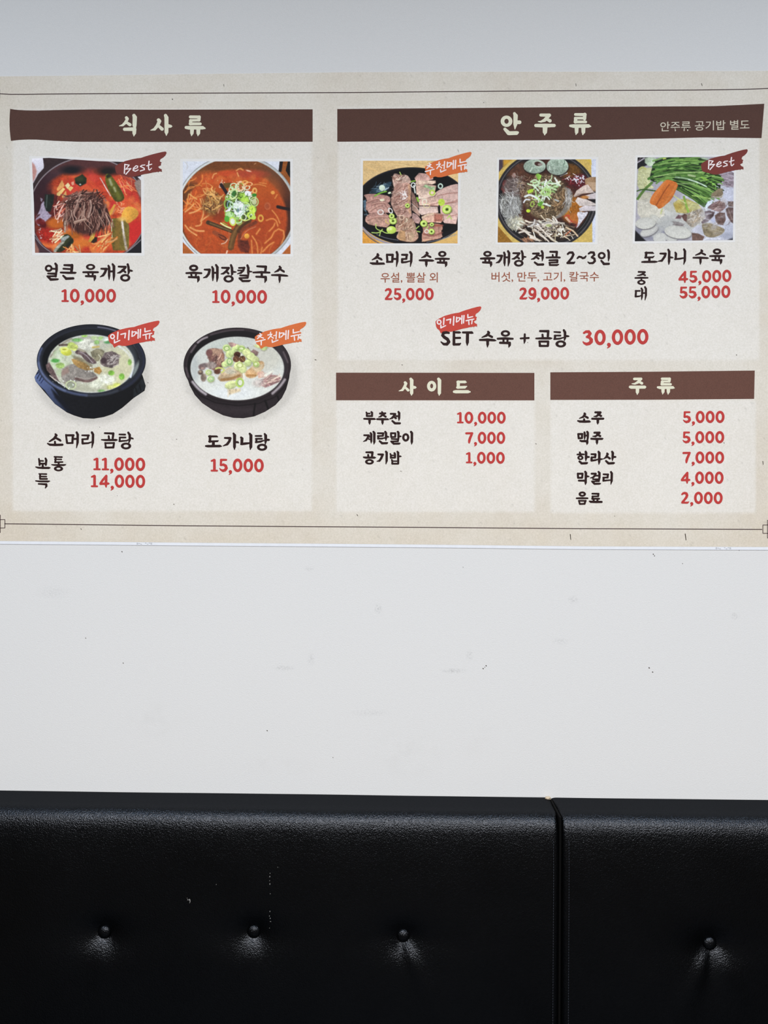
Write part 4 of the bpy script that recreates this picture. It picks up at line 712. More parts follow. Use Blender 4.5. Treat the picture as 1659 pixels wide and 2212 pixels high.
def food_hotpot():
    p = Picture(1066, 335, 7.213, 1659, 1443, 'd2b25c', 16)
    p.poly('60 50 300 50 140 200 60 300', '50424c', soft=10); p.poly('150 70 300 70 150 190', 'd09a30', soft=30); p.poly('1520 50 1659 50 1659 1400 1540 1400', 'cfd4e4', soft=8); p.poly('60 1100 330 1400 60 1400', '9c6c24', soft=10, n=.1); p.poly('1420 60 1520 60 1530 160', 'd8b850')
    p.ell(820, 700, 800, 760, '2d2b2e', soft=6, n=.1); p.ring(820, 700, 760, 720, 10, '6c6668', soft=10); p.ell(820, 700, 735, 700, '181719', soft=20); p.clip = (820, 700, 735, 700); p.ring(830, 710, 700, 660, 7, '77706e', soft=8, a=.8)
    p.ell(830, 690, 690, 640, '4a281e', soft=26, n=.15); p.ell(400, 250, 260, 140, '5e3a2a', soft=80, n=.15); p.ell(1200, 250, 180, 110, '6a4418', soft=60, n=.2); p.ell(1380, 420, 200, 120, '5a1c22', soft=60, n=.2); p.ell(1230, 860, 170, 220, 'a06018', soft=70, n=.15); p.ell(1260, 1000, 110, 90, 'c07030', soft=50, a=.8)
    p.blobs(16, 200, 520, 60, 110, 32, ['a83a34', '7c2420', '5c3c38'], .7, 18); p.ell(320, 320, 30, 40, 'a88478', soft=16); p.strands(26, 1250, 400, 180, 110, 30, 40, 70, 9, ['e8dce0', 'c44c58', 'f4f0f4', '7c1c28'], 60)
    p.blobs(16, 1340, 370, 90, 50, 14, ['f4f4fa', 'd8d8e4'], .9, 6, .4); p.line('1040 330 1145 285', 16, 'f0f0f4', 6)
    # dumplings
    for cx, cy, rx, ry in ((640, 180, 172, 110), (995, 180, 170, 135)):
        p.ell(cx + 4, cy + 16, rx + 8, ry + 6, '1c1412', soft=20, a=.8); p.ell(cx, cy, rx, ry, '9fb09e', soft=8, g=(110, -.14), n=.1)
        p.strands(70, cx, cy, rx*.8, ry*.75, 60, 40, 60, 6, ['c4d4c0', '7c947c', 'b4c6b2', '8ca48e'], 50, a=.5)
    p.ring(700, 140, 80, 46, 20, 'b8c8b4', 10); p.ell(690, 140, 52, 34, '4a2c26', 10, 10); p.ell(725, 150, 36, 20, '9c8c84', soft=10); p.line('600 200 570 260', 18, 'c8d8c4', 8); p.ring(1000, 110, 110, 70, 10, 'b8cab6', 10, a=.8); p.line('1080 170 1110 130 1100 80', 12, '6c8470', 8)
    p.line('870 180 880 230', 18, 'd0dccc', 8)
    # glass noodles
    p.ell(270, 780, 180, 230, '76746e', soft=50, n=.3); p.ell(300, 500, 150, 150, '6a5a56', soft=60, n=.3); p.ell(340, 1060, 140, 110, 'a8a48c', soft=40, n=.25)
    p.strands(110, 250, 800, 150, 220, 70, 22, 170, 7, ['c4c4c0', '9c9c9a', 'dcdcd8', '6c6a68', 'b4b6b0'], 40, a=.8); p.strands(50, 360, 470, 140, 110, 20, 30, 150, 6, ['9c9088', '6c5c54', 'b4a8a0'], 50, a=.7); p.strands(40, 380, 1070, 120, 90, 100, 50, 100, 8, ['d4d0b4', 'b0a888', 'e8e8d8'], 40, a=.8); p.ell(420, 1060, 56, 34, 'e4e4d0', soft=24)
    p.strands(30, 250, 1080, 110, 110, 110, 20, 160, 6, ['8c8c84', 'b0b0a8'], 30, a=.7)
    # beef shreds
    p.ell(820, 660, 350, 360, '66543c', soft=50, n=.3); p.strands(260, 820, 640, 330, 330, 0, 90, 70, 9, ['9c8264', '7c6248', 'b89e7c', '3a2c20', 'c8b08c', '5c4834'], 80, a=.85); p.strands(60, 480, 500, 110, 170, 80, 40, 90, 8, ['7a6450', '9c8468', '483628'], 60, a=.85); p.strands(60, 1050, 740, 110, 200, 100, 25, 90, 9, ['b08c64', '80603c', 'caa880', '4c3420'], 60, a=.85)
    p.poly('920 1000 1050 900 1130 760 1150 560 1090 500 1180 520 1240 600 1220 760 1150 900 1010 990', '8a8680', soft=24, n=.2, a=.85); p.strands(30, 1160, 680, 50, 160, 95, 14, 140, 8, ['bcbab6', '8c8884', 'd4d2d0'], 20, a=.7)
    p.clip = None
    # sliced mushroom at the right
    p.poly('1420 380 1500 345 1600 345 1600 580 1540 560 1490 480 1430 460', 'a88460', soft=8, g=(0, -.1), n=.06); p.poly('1460 430 1500 420 1600 430 1600 560 1540 540', 'c0a080', soft=14, a=.9)
    for q, c in (('1290 560 1400 480 1470 460 1570 590 1400 600 1260 660 1250 640', 'cdb9ac'), ('1400 640 1590 590 1600 700 1480 690 1440 640', 'ccc0c0'), ('1270 720 1310 660 1440 690 1590 760 1590 790 1340 800', 'd6c8c0'), ('1330 830 1420 790 1590 800 1590 870 1340 880', 'd2c8ca')):
        p.poly(q, c, soft=8, g=(90, -.08), n=.04)
    p.line('1260 660 1330 610 1440 600', 10, '8c7060', 8, .8); p.poly('1450 690 1600 690 1600 750', '1e181a', soft=10); p.ell(1420, 660, 60, 24, 'c88440', soft=20); p.poly('1290 900 1360 880 1400 900 1480 880 1440 960 1380 1030 1320 1120 1280 1150 1330 1020', 'dcd8e0', soft=8, n=.12)
    p.line('1110 960 1180 930 1170 1000 1230 1040', 20, 'c84830', 8); p.line('1130 980 1230 1090', 34, 'dcb090', 8); p.ell(1220, 1100, 80, 40, '5a2824', soft=16, n=.2); p.ring(1240, 1080, 60, 46, 12, 'b04838', soft=8, a=.8)
    # shredded mushrooms at the bottom
    p.ell(860, 1190, 430, 170, '2e221c', soft=50, n=.25); p.strands(60, 850, 1180, 420, 150, 30, 16, 190, 24, ['e4d8c4', 'ccbca0', 'f0e8d8', 'ac9880', '5c4838'], 20, a=.92, w1=12); p.strands(30, 800, 1080, 260, 70, 10, 30, 130, 18, ['c8c0b0', 'e4e0d8', '8c8078'], 30, a=.9); p.strands(30, 1010, 1200, 120, 90, -40, 40, 90, 18, ['e8e0d0', 'c0b090', '4c3828'], 40, a=.9)
    for q in ('470 1170 560 1240 640 1300', '640 1160 760 1250 860 1350', '690 1100 780 1190 900 1300', '400 1210 480 1190 560 1210', '570 1290 720 1340', '720 1240 850 1340', '760 1090 900 1070 1000 1050'):
        p.line(q, 26, 'e0d4c4', 7, w1=18)
    p.line('1130 1130 1240 1180 1310 1265', 24, 'd8bc98', 7); p.line('1120 1250 1200 1180', 16, 'c86840', 7); p.ell(860, 1100, 46, 22, 'b0bc74', soft=14, a=.8); p.strands(18, 540, 1330, 100, 30, 20, 40, 80, 12, ['a87858', '6c4838'], 40)
    # spring onions
    p.strands(34, 800, 470, 220, 90, 0, 50, 120, 20, ['b4d498', 'd4e8c0', '94bc70', 'e8f0e0', 'c0dca8'], 50, a=.95); p.strands(18, 760, 650, 160, 120, 60, 50, 100, 18, ['a8cc80', 'dce8d8', 'c8d8b8'], 50, a=.95)
    p.ring(815, 580, 74, 52, 16, 'b8dc80'); p.ring(815, 580, 44, 30, 12, '98c860'); p.poly('655 310 690 285 745 320 740 360 700 400 670 350', '8cc048', soft=8, g=(0, .15)); p.poly('520 560 590 530 625 540 610 580 540 605', 'b4d838', soft=8); p.line('490 650 560 620 640 650 680 680', 30, 'e4ece8', 8); p.line('470 740 500 690 560 700', 22, 'd8dce0', 8); p.line('580 420 640 380 700 420 690 470 640 480', 22, 'cce4b8', 7)
    p.line('700 700 705 770 830 760', 18, 'dcecd0', 7); p.poly('680 760 750 720 780 740 740 800 700 800', '6cac3c', soft=8, n=.2); p.line('780 760 880 795', 26, 'dce8d8', 7); p.ell(540, 872, 32, 26, 'c8e43c', soft=7); p.ell(765, 815, 26, 26, 'b8d848', soft=8); p.ring(605, 765, 26, 40, 12, 'a8cc50', 20); p.line('850 450 960 440 1040 480', 20, 'd8e8d0', 7); p.line('620 470 700 560', 24, 'd4e8cc', 7); p.line('960 700 1010 720', 22, 'b0b8b8', 8)
    p.finish(.04, .25, .08)
    return p

def food_knee_boiled():
    p = Picture(1362, 330, 7.213, 1659, 1443, 'aba7b0', 17)
    p.poly('80 60 300 60 250 200 100 260', '221f22', soft=8, n=.2); p.line('100 160 210 90', 20, 'b8b0b8', 10); p.line('105 140 160 80', 10, '77686c', 6)
    p.ell(1250, 900, 480, 560, 'c6c7d2', soft=90, n=.05); p.poly('1330 270 1630 280 1630 560 1500 560 1400 420', '8d7f88', soft=20, n=.18); p.strands(30, 1500, 430, 100, 110, 5, 8, 200, 10, ['a898a4', '74646c', 'c4b8c4'], 8, a=.6); p.poly('1530 270 1630 270 1630 330', 'dcdce8', soft=8)
    p.ell(700, 1000, 500, 260, 'bfbfba', soft=90, n=.06); p.ell(300, 1250, 300, 120, '8e8e9c', soft=60); p.poly('40 1180 120 1260 260 1400 40 1400', '1b191d', soft=20)
    p.poly('1640 1240 1640 1400 1480 1400', '1a1820', soft=30); p.line('1130 1370 1200 1330 1350 1350 1450 1310', 8, 'f0f4fc', 8); p.poly('1430 540 1620 540 1620 760 1520 780 1440 700', 'c4c6d6', soft=20, n=.06); p.ell(1540, 1200, 110, 90, 'b9bccb', soft=50); p.ell(1510, 1300, 120, 50, 'a8abba', soft=40)
    # cabbage
    p.poly('220 90 300 70 380 80 430 150 350 200 290 220 220 160', 'b8c8ac', soft=10, n=.12, g=(45, .1)); p.poly('110 260 180 205 240 240 340 230 350 330 300 420 310 500 380 560 260 560 100 590', 'c6c898', soft=10, n=.1, g=(0, .06)); p.line('130 270 190 220 230 260', 26, 'b8b860', 12, .8)
    p.strands(34, 220, 400, 90, 150, 50, 40, 90, 5, ['a4a470', 'dcdcb4', '98985c'], 40, a=.6); p.poly('100 740 200 640 340 640 320 780 480 860 540 900 520 1010 300 1030 110 1020', 'cbc6b6', soft=16, n=.06, g=(60, .06)); p.poly('120 620 330 610 300 720 120 740', 'bdb8a2', soft=20, n=.06); p.line('100 750 160 780 260 790', 10, 'd8d4c8', 8)
    p.poly('660 790 740 730 880 720 1050 800 1100 870 990 920 850 950 700 930', 'bcae66', soft=16, n=.14); p.poly('880 760 1040 800 1090 880 960 900 900 860', 'c4c084', soft=20, n=.1); p.strands(20, 850, 830, 150, 80, 20, 50, 80, 6, ['98883c', 'd8cc88'], 50, a=.6); p.ell(740, 840, 70, 50, 'b4963c', soft=30, a=.6)
    # green chives
    p.poly('360 170 430 120 560 70 1200 70 1350 330 1460 460 1280 500 1280 580 1240 700 1160 860 1000 740 850 620 700 540 600 410 380 470 290 420 300 370 330 250', '20301a', soft=14, n=.2)
    gr = ['466c2a', '5f8a3e', '2c4a1c', '7aa852', '507a32', '8cb860', '1c3414']
    for i in range(95):
        u = p.rng.random(); y = 90 + 350*u; x = 330 + p.rng.random()*480; c = gr[p.rng.integers(7)]
        p.curve(x, y + 40*p.rng.random(), -18 + 14*u + p.rng.normal()*6, 420 + 300*p.rng.random(), 15 + 9*p.rng.random(), c, 18 + 20*u, .92, seg=7)
    for i in range(60):
        u = p.rng.random(); x = 640 + 350*p.rng.random(); y = 400 + 170*u
        p.curve(x, y, 12 + 16*u + p.rng.normal()*6, 340 + 200*p.rng.random(), 16 + 9*p.rng.random(), gr[p.rng.integers(7)], 12, .92)
    for i in range(34):
        x = 1000 + 300*p.rng.random(); y = 300 + 220*p.rng.random(); p.curve(x, y, 20*p.rng.normal(), 160, 20, gr[p.rng.integers(7)], 20)
    for q, w, c in (('280 410 400 340 560 320 640 300', 40, '4c7a34'), ('360 380 520 350 640 325 900 310 1130 300', 18, '9cc070'), ('350 220 480 240 560 210 760 170', 34, '3c6a2a'), ('450 160 600 120 740 80', 30, '54823a'), ('580 310 720 240 920 170', 30, '45702c'), ('400 480 500 400 620 350', 26, '6a9448'), ('700 385 860 400 1040 460 1180 530', 26, '8cac80'), ('900 420 1060 470 1180 530', 14, 'c8dccc'), ('1110 390 1200 430 1280 500', 30, '8cc048'), ('740 560 880 650 1040 740 1150 830', 54, '3c5e24'), ('750 580 900 670 1040 760', 14, '6a8c40'), ('960 670 1100 690 1240 720', 18, '9cc060'), ('110 720 200 590 330 470', 40, '5c8038'), ('100 600 180 570 330 590 400 600', 20, '3c5c28'), ('900 350 1000 370', 30, 'a0b480'), ('720 490 860 485 990 480', 18, '78945c'), ('330 300 440 270 560 240', 24, '6c9c44'), ('500 140 700 100 1040 110', 22, '6e9c48'), ('640 200 760 190 900 160', 16, '8cb860'), ('700 120 900 130 1060 125', 14, '8cb458'), ('820 230 960 260 1120 270', 20, '44702c')):
        p.line(q, w, c, 8, n=.08)
    p.line('830 690 850 780 900 930', 34, '8cb048', 8, g=(0, .1)); p.line('660 660 740 720 850 790', 18, 'c8cc88', 8); p.line('470 950 490 880', 24, 'c4c88c', 12); p.ell(1150, 95, 60, 14, 'a8bc9c', 8, 10); p.poly('500 90 540 80 560 100 500 110', 'c0cc60', soft=8)
    p.strands(14, 1280, 470, 80, 60, 20, 30, 90, 14, ['5c8c3c', '7cb050', '284018'], 30)
    # carrot
    p.poly('600 420 750 480 700 600 640 730 520 840 440 885 400 830 300 800 300 740 350 640 450 530 540 430', 'd0702c', soft=8, g=(45, -.06), n=.04); p.line('600 500 520 610 400 820', 18, '9c4c1c', 10, .9); p.line('540 450 440 580 340 740', 30, 'e08a48', 30, .7); p.line('700 520 620 680 500 830', 26, 'e08c48', 30, .7); p.poly('400 830 440 880 470 830', 'c0601e', soft=10, a=.6)
    # rice cake slices and roots
    def cake(cx, cy, rx, ry, an, c='c6c5bb'):
        p.ell(cx + 4, cy + 16, rx, ry, '6a6668', an, 16, .8); p.ell(cx, cy, rx, ry, c, an, 8, g=(90, .05)); p.ell(cx - 5, cy - 8, rx*.82, ry*.76, 'cfcec6', an, 30, .7)
    p.poly('520 920 600 850 700 900 720 990 640 1010 560 980', 'c9c9c2', soft=10, g=(0, -.05)); p.ell(610, 860, 80, 60, 'c0bfb4', 30, 20); cake(400, 1040, 110, 50, 35, 'c2c0b0'); p.ell(520, 1060, 140, 60, 'b6b6b2', -20, 30, .8)
    p.line('380 1270 480 1150 640 1100', 120, 'b2b3b0', 30, .8); cake(290, 1220, 150, 70, -25, 'b9b8b4'); cake(232, 1100, 158, 90, -5); cake(460, 1330, 110, 80, -10, 'bfbfba'); cake(640, 1340, 90, 50, 0, 'b8b8b4'); cake(735, 1240, 212, 98, 8, 'cac9bf')
    # tendon and meat
    p.poly('640 1070 740 1080 840 1110 820 1150 700 1140', '97908e', soft=16, n=.1); p.line('660 1120 800 1135', 12, '6c605e', 12, .8); p.poly('690 1030 740 970 800 980 780 1030', '7c5c60', soft=14, n=.2)
    p.poly('800 970 900 940 1050 880 1110 870 1160 960 1170 1030 1060 1100 960 1180 880 1110 850 1060', 'a3988a', soft=12, n=.2, g=(0, .05)); p.poly('790 990 840 950 880 980 870 1080 830 1060', '6e4f48', soft=12, n=.2); p.strands(30, 1020, 1010, 120, 90, -40, 22, 110, 12, ['c8c0b4', '8c7c68', 'dcd8d0', 'b09c80'], 30, a=.7)
    p.poly('1150 920 1230 900 1310 930 1290 990 1200 1080 1110 1110 1100 1080 1170 1020', '5a4648', soft=10, n=.25); p.line('1180 960 1260 950', 12, 'b8b0b8', 8)
    p.poly('1190 800 1290 780 1380 750 1470 790 1480 860 1390 930 1290 900 1200 870', '7e5f5c', soft=12, n=.2); p.strands(16, 1330, 830, 90, 50, -20, 12, 120, 10, ['a88c88', '604440', 'c0a8a0'], 20, a=.7); p.poly('1250 700 1260 640 1370 560 1430 560 1440 640 1420 700 1330 710', '84755c', soft=12, n=.15); p.line('1280 690 1380 700 1440 660', 10, 'c8c4b8', 8)
    p.poly('1310 980 1380 930 1470 940 1480 1050 1440 1130 1360 1120 1320 1060', '6c534c', soft=12, n=.2); p.poly('1480 880 1520 850 1620 860 1620 1120 1560 1080 1500 980', '66504c', soft=12, n=.2); p.line('1520 880 1580 1040', 18, '9c8880', 14, .7); p.poly('1510 760 1630 760 1630 850 1520 840', '7c6a64', soft=14, n=.25)
    p.poly('1100 1110 1200 1090 1300 1120 1450 1180 1470 1220 1400 1290 1260 1330 1150 1300 1120 1200', '928468', soft=12, n=.16, g=(0, .06)); p.line('1150 1170 1300 1200 1440 1240', 16, 'b4a88c', 14, .8); p.poly('950 1250 1050 1260 1150 1310 1120 1370 960 1380', '70564c', soft=14, n=.15); p.poly('950 1210 1040 1130 1110 1130 1110 1250 1020 1250', 'c8c8d4', soft=8, g=(0, -.08))
    p.blobs(26, 1360, 960, 260, 330, 50, ['d0d2de', 'bcb8c4', 'a8988c', 'd8dae4'], .24, 40, .4, ang=-25)
    p.strands(40, 1330, 960, 250, 300, -30, 25, 90, 8, ['d8d8e0', 'b8a498', '6a5450'], 30, a=.5)
    p.poly('1160 840 1200 760 1280 740 1270 790 1200 850 1180 890', 'd8e4f0', soft=8, n=.1); p.line('1150 850 1180 900', 8, 'f4f8fc', 6); p.poly('1240 1060 1310 990 1320 1080 1290 1100', 'bcc0d8', soft=12)
    p.finish(.03)
    return p

# crop outline of each rectangular picture and of its pale border, in picture cells
FOODS = [
 ('spicy beef soup with shredded meat in a dark bowl', food_spicy_beef, '60 52 300 42 600 62 1000 88 1300 97 1592 100 1600 1378 105 1375 90 700', '22 18 600 28 1000 52 1400 66 1632 70 1642 1418 66 1414 50 700'),
 ('red knife-cut noodle soup topped with spring onion', food_knife_noodles, '85 92 1594 92 1598 1392 85 1386', '50 56 1632 56 1636 1430 48 1424'),
 ('milky beef head soup in a black earthen pot', food_head_soup, None, None),
 ('white knee cartilage soup in a dark brown bowl', food_knee_soup, None, None),
 ('sliced boiled beef on a black platter', food_boiled_beef, '88 92 1572 92 1560 1378 80 1378', '52 58 1608 58 1600 1412 44 1412'),
 ('beef hotpot with dumplings and glass noodles', food_hotpot, '86 76 1596 68 1582 1360 64 1364', '54 42 1632 34 1618 1394 30 1398'),
 ('boiled knee meat with chives, carrot and rice cakes', food_knee_boiled, '108 76 1610 66 1592 1362 64 1382', '74 42 1646 34 1628 1396 28 1418'),
]
def picture_field(p, poly):
    X, Y = np.meshgrid(p.xs, p.ys)
    if poly is not None:
        v = [float(t) for t in poly.split()]
        return poly_sdf(X, Y, [(v[k], v[k + 1]) for k in range(0, len(v), 2)])
    F = None
    for m in p.mask:
        if m[0] == 'e': d = ell_sdf(X, Y, *m[1:])
        else:
            v = [float(t) for t in m[1].split()]
            d = poly_sdf(X, Y, [(v[k], v[k + 1]) for k in range(0, len(v), 2)])
        F = d if F is None else np.minimum(F, d)
    return F
# ---------------------------------------------------------------- materials
def srgb(c):
    c = hexc(c)/255 if not (isinstance(c, tuple) and max(c) <= 1) else np.array(c)
    l = np.where(c <= .04045, c/12.92, ((c + .055)/1.055)**2.4)
    return (float(l[0]), float(l[1]), float(l[2]), 1)
def mat(name, color=(.8, .8, .8, 1), rough=.6, spec=.3):
    m = bpy.data.materials.new(name); m.use_nodes = True
    b = m.node_tree.nodes['Principled BSDF']
    b.inputs['Base Color'].default_value = color; b.inputs['Roughness'].default_value = rough
    b.inputs['Specular IOR Level'].default_value = spec
    return m, m.node_tree, b
def N(nt, t, **kw):
    n = nt.nodes.new(t)
    for k, v in kw.items(): setattr(n, k, v)
    return n
def coords(nt): return N(nt, 'ShaderNodeNewGeometry').outputs['Position']
def noise(nt, scale, detail=3, rough=.5, vec=None, stretch=None):
    n = N(nt, 'ShaderNodeTexNoise'); n.inputs['Scale'].default_value = scale
    n.inputs['Detail'].default_value = detail; n.inputs['Roughness'].default_value = rough
    v = vec or coords(nt)
    if stretch:
        m = N(nt, 'ShaderNodeMapping'); m.inputs['Scale'].default_value = stretch
        nt.links.new(v, m.inputs[0]); v = m.outputs[0]
    nt.links.new(v, n.inputs['Vector'])
    return n.outputs['Fac']
def math_n(nt, op, a, b=None, clamp=False):
    n = N(nt, 'ShaderNodeMath', operation=op); n.use_clamp = clamp
    for i, v in enumerate((a, b)):
        if v is None: continue
        if isinstance(v, (int, float)): n.inputs[i].default_value = v
        else: nt.links.new(v, n.inputs[i])
    return n.outputs[0]
def remap(nt, v, a, b, c, d):
    n = N(nt, 'ShaderNodeMapRange'); nt.links.new(v, n.inputs[0])
    for i, x in enumerate((a, b, c, d)): n.inputs[i + 1].default_value = x
    return n.outputs[0]
def mixc(nt, fac, a, b, blend='MIX'):
    n = N(nt, 'ShaderNodeMix', data_type='RGBA', blend_type=blend)
    for s, v in ((0, fac), (6, a), (7, b)):
        if isinstance(v, (int, float)): n.inputs[s].default_value = v
        elif isinstance(v, tuple): n.inputs[s].default_value = v
        else: nt.links.new(v, n.inputs[s])
    return n.outputs[2]
def bump(nt, b, h, strength, dist):
    n = N(nt, 'ShaderNodeBump'); n.inputs['Strength'].default_value = strength; n.inputs['Distance'].default_value = dist
    nt.links.new(h, n.inputs['Height']); nt.links.new(n.outputs[0], b.inputs['Normal'])

def wall_material():
    m, nt, b = mat('painted wall', rough=.75, spec=.2)
    base = (.735, .733, .722, 1)
    mott = remap(nt, noise(nt, 2.2, 3, .6), .35, .7, 0, .22)
    c = mixc(nt, mott, base, (.70, .705, .70, 1))
    fine = remap(nt, noise(nt, 160, 2, .7), .3, .75, 0, .10)
    c = mixc(nt, fine, c, (.60, .60, .60, 1))
    # faint rubbed marks of their own shape on the paint
    for (px, py, rx, ry, k) in ((817, 1315, 9, 12, .5), (614, 1443, 26, 6, .5), (980, 1449, 30, 6, .55), (672, 1424, 9, 16, .35), (1014, 1415, 9, 14, .4), (1238, 1296, 14, 10, .4), (1588, 1331, 10, 9, .5),
                                (800, 1540, 50, 8, .25), (330, 1555, 60, 45, .16), (880, 1630, 80, 60, .16), (1210, 1385, 20, 8, .3), (668, 1228, 12, 7, .35), (115, 1280, 40, 16, .22), (600, 1655, 90, 22, .16), (1030, 1600, 50, 45, .12)):
        p = on_wall(px, py)
        mp = N(nt, 'ShaderNodeMapping', vector_type='TEXTURE'); mp.inputs['Location'].default_value = p; mp.inputs['Scale'].default_value = (rx*PX, 1, ry*PX)
        nt.links.new(coords(nt), mp.inputs[0])
        ln = N(nt, 'ShaderNodeVectorMath', operation='LENGTH'); nt.links.new(mp.outputs[0], ln.inputs[0])
        f = remap(nt, ln.outputs['Value'], .2, 1.1, k, 0)
        g = remap(nt, noise(nt, 260 if k > .2 else 25, 2, .6), .42, .62, 0, 1)
        f = math_n(nt, 'MULTIPLY', f, g)
        c = mixc(nt, f, c, (.42, .42, .42, 1) if k > .2 else (.58, .57, .55, 1))
    nt.links.new(c, b.inputs['Base Color'])
    h = math_n(nt, 'ADD', noise(nt, 420, 3, .6), math_n(nt, 'MULTIPLY', noise(nt, 1100, 2, .5), .5))
    bump(nt, b, h, .35, .0012)
    return m

def paper_material():
    m, nt, b = mat('printed paper', rough=.62, spec=.15)
    at = N(nt, 'ShaderNodeAttribute', attribute_name='tone')
    f1 = remap(nt, noise(nt, 300, 4, .7), .3, .7, -.5, .5)
    f2 = remap(nt, noise(nt, 620, 3, .65, stretch=(1, 1, 1.8)), .3, .7, -.5, .5)
    f3 = remap(nt, noise(nt, 40, 4, .6), .3, .7, -.5, .5)
    s = math_n(nt, 'ADD', math_n(nt, 'MULTIPLY', f1, .17), math_n(nt, 'MULTIPLY', f2, .09))
    s = math_n(nt, 'ADD', s, math_n(nt, 'MULTIPLY', f3, .035))
    k = math_n(nt, 'ADD', s, 1.0)
    cc = N(nt, 'ShaderNodeCombineColor')
    nt.links.new(k, cc.inputs[0]); nt.links.new(k, cc.inputs[1]); nt.links.new(math_n(nt, 'ADD', math_n(nt, 'MULTIPLY', s, 1.25), 1.0), cc.inputs[2])
    c = mixc(nt, 1.0, at.outputs['Color'], cc.outputs[0], 'MULTIPLY')
    nt.links.new(c, b.inputs['Base Color'])
    return m

def ink_material(name, c, grain=.10, rough=.6, spec=.10):
    m, nt, b = mat(name, rough=rough, spec=spec)
    col = srgb(c)
    f = remap(nt, noise(nt, 700, 2, .7), .3, .7, 0, 1)
    g = remap(nt, noise(nt, 60, 3, .6), .35, .65, 0, 1)
    d = tuple(v*(1 - grain*2) for v in col[:3]) + (1,); l = tuple(min(1, v*(1 + grain*2)) for v in col[:3]) + (1,)
    cc = mixc(nt, f, d, l)
    cc = mixc(nt, math_n(nt, 'MULTIPLY', g, .35), cc, tuple(min(1, v*1.12) for v in col[:3]) + (1,))
    nt.links.new(cc, b.inputs['Base Color'])
    return m

def picture_material():
    m, nt, b = mat('printed picture', rough=.55, spec=.12)
    at = N(nt, 'ShaderNodeAttribute', attribute_name='tone')
    nt.links.new(at.outputs['Color'], b.inputs['Base Color'])
    return m

def leather_material(name, scale=1.0):
    m = bpy.data.materials.new(name); m.use_nodes = True; nt = m.node_tree
    nt.nodes.remove(nt.nodes['Principled BSDF']); out = nt.nodes['Material Output']
    df = N(nt, 'ShaderNodeBsdfDiffuse'); df.inputs['Color'].default_value = (.0007, .0008, .0009, 1)
    gl = N(nt, 'ShaderNodeBsdfAnisotropic'); gl.inputs['Color'].default_value = (.029, .031, .035, 1)
    ad = N(nt, 'ShaderNodeAddShader'); nt.links.new(df.outputs[0], ad.inputs[0]); nt.links.new(gl.outputs[0], ad.inputs[1]); nt.links.new(ad.outputs[0], out.inputs['Surface'])
    v = N(nt, 'ShaderNodeTexVoronoi', feature='SMOOTH_F1'); v.inputs['Scale'].default_value = 480*scale; v.inputs['Smoothness'].default_value = .6
    w = N(nt, 'ShaderNodeTexNoise'); w.inputs['Scale'].default_value = 180; w.inputs['Detail'].default_value = 2
    nt.links.new(coords(nt), w.inputs['Vector'])
    vm = N(nt, 'ShaderNodeVectorMath', operation='MULTIPLY_ADD')
    nt.links.new(w.outputs['Color'], vm.inputs[0]); vm.inputs[1].default_value = (.004, .004, .004); nt.links.new(coords(nt), vm.inputs[2])
    nt.links.new(vm.outputs[0], v.inputs['Vector'])
    h = math_n(nt, 'SUBTRACT', 1.0, v.outputs['Distance'])
    h = math_n(nt, 'ADD', h, math_n(nt, 'MULTIPLY', noise(nt, 1500, 2, .5), .25))
    bn = N(nt, 'ShaderNodeBump'); bn.inputs['Strength'].default_value = .5; bn.inputs['Distance'].default_value = .0012
    nt.links.new(h, bn.inputs['Height']); nt.links.new(bn.outputs[0], df.inputs['Normal']); nt.links.new(bn.outputs[0], gl.inputs['Normal'])
    nt.links.new(remap(nt, noise(nt, 9, 3, .6), .3, .7, .27, .33), gl.inputs['Roughness'])
    return m

M = {
 'wall': wall_material(), 'paper': paper_material(), 'picture': picture_material(),
 'ink': ink_material('dark brown ink', '2e1d1c'), 'cream': ink_material('cream ink', 'e2dfc6', .03), 'cream_thin': ink_material('pale ink', 'cdc4b0', .03),
 'red': ink_material('red ink', 'bd3f3c', .10), 'white': ink_material('white ink', 'f2e4e2', .02), 'brown': ink_material('reddish brown ink', '9c5a44', .05),
 'header': ink_material('brown banner ink', '553b33', .08), 'header_low': ink_material('lower banner ink', '67473d', .10),
 'maroon': ink_material('maroon ink', '7a3a34', .07), 'badge_red': ink_material('red badge ink', 'c54a3e', .06), 'orange': ink_material('orange badge ink', 'd9713f', .06),
 'border': ink_material('picture border', 'e8e6e2', .01), 'rule': ink_material('rule ink', '4a3a3a', .05), 'margin': ink_material('paper margin', 'e4e7ec', .01), 'speck': ink_material('speck', '40382f', .1),
 'faint': ink_material('faint print', 'b8babf', .02), 'leather': leather_material('black leatherette'), 'leather_button': leather_material('button leatherette', 1.1),
 'thread': ink_material('grey thread', '3c4048', .1), 'foam': ink_material('torn foam', 'c4b49c', .15), 'gap': mat('gap shade', (.002, .002, .002, 1), .9, .1)[0],
 'floor': ink_material('floor tile', '3a332c', .05), 'ceiling': ink_material('ceiling paint', 'dcdcd8', .01), 'plinth': ink_material('plinth board', '1c1a19', .05), 'scuff': ink_material('scuff', '8a8a88', .1),
}

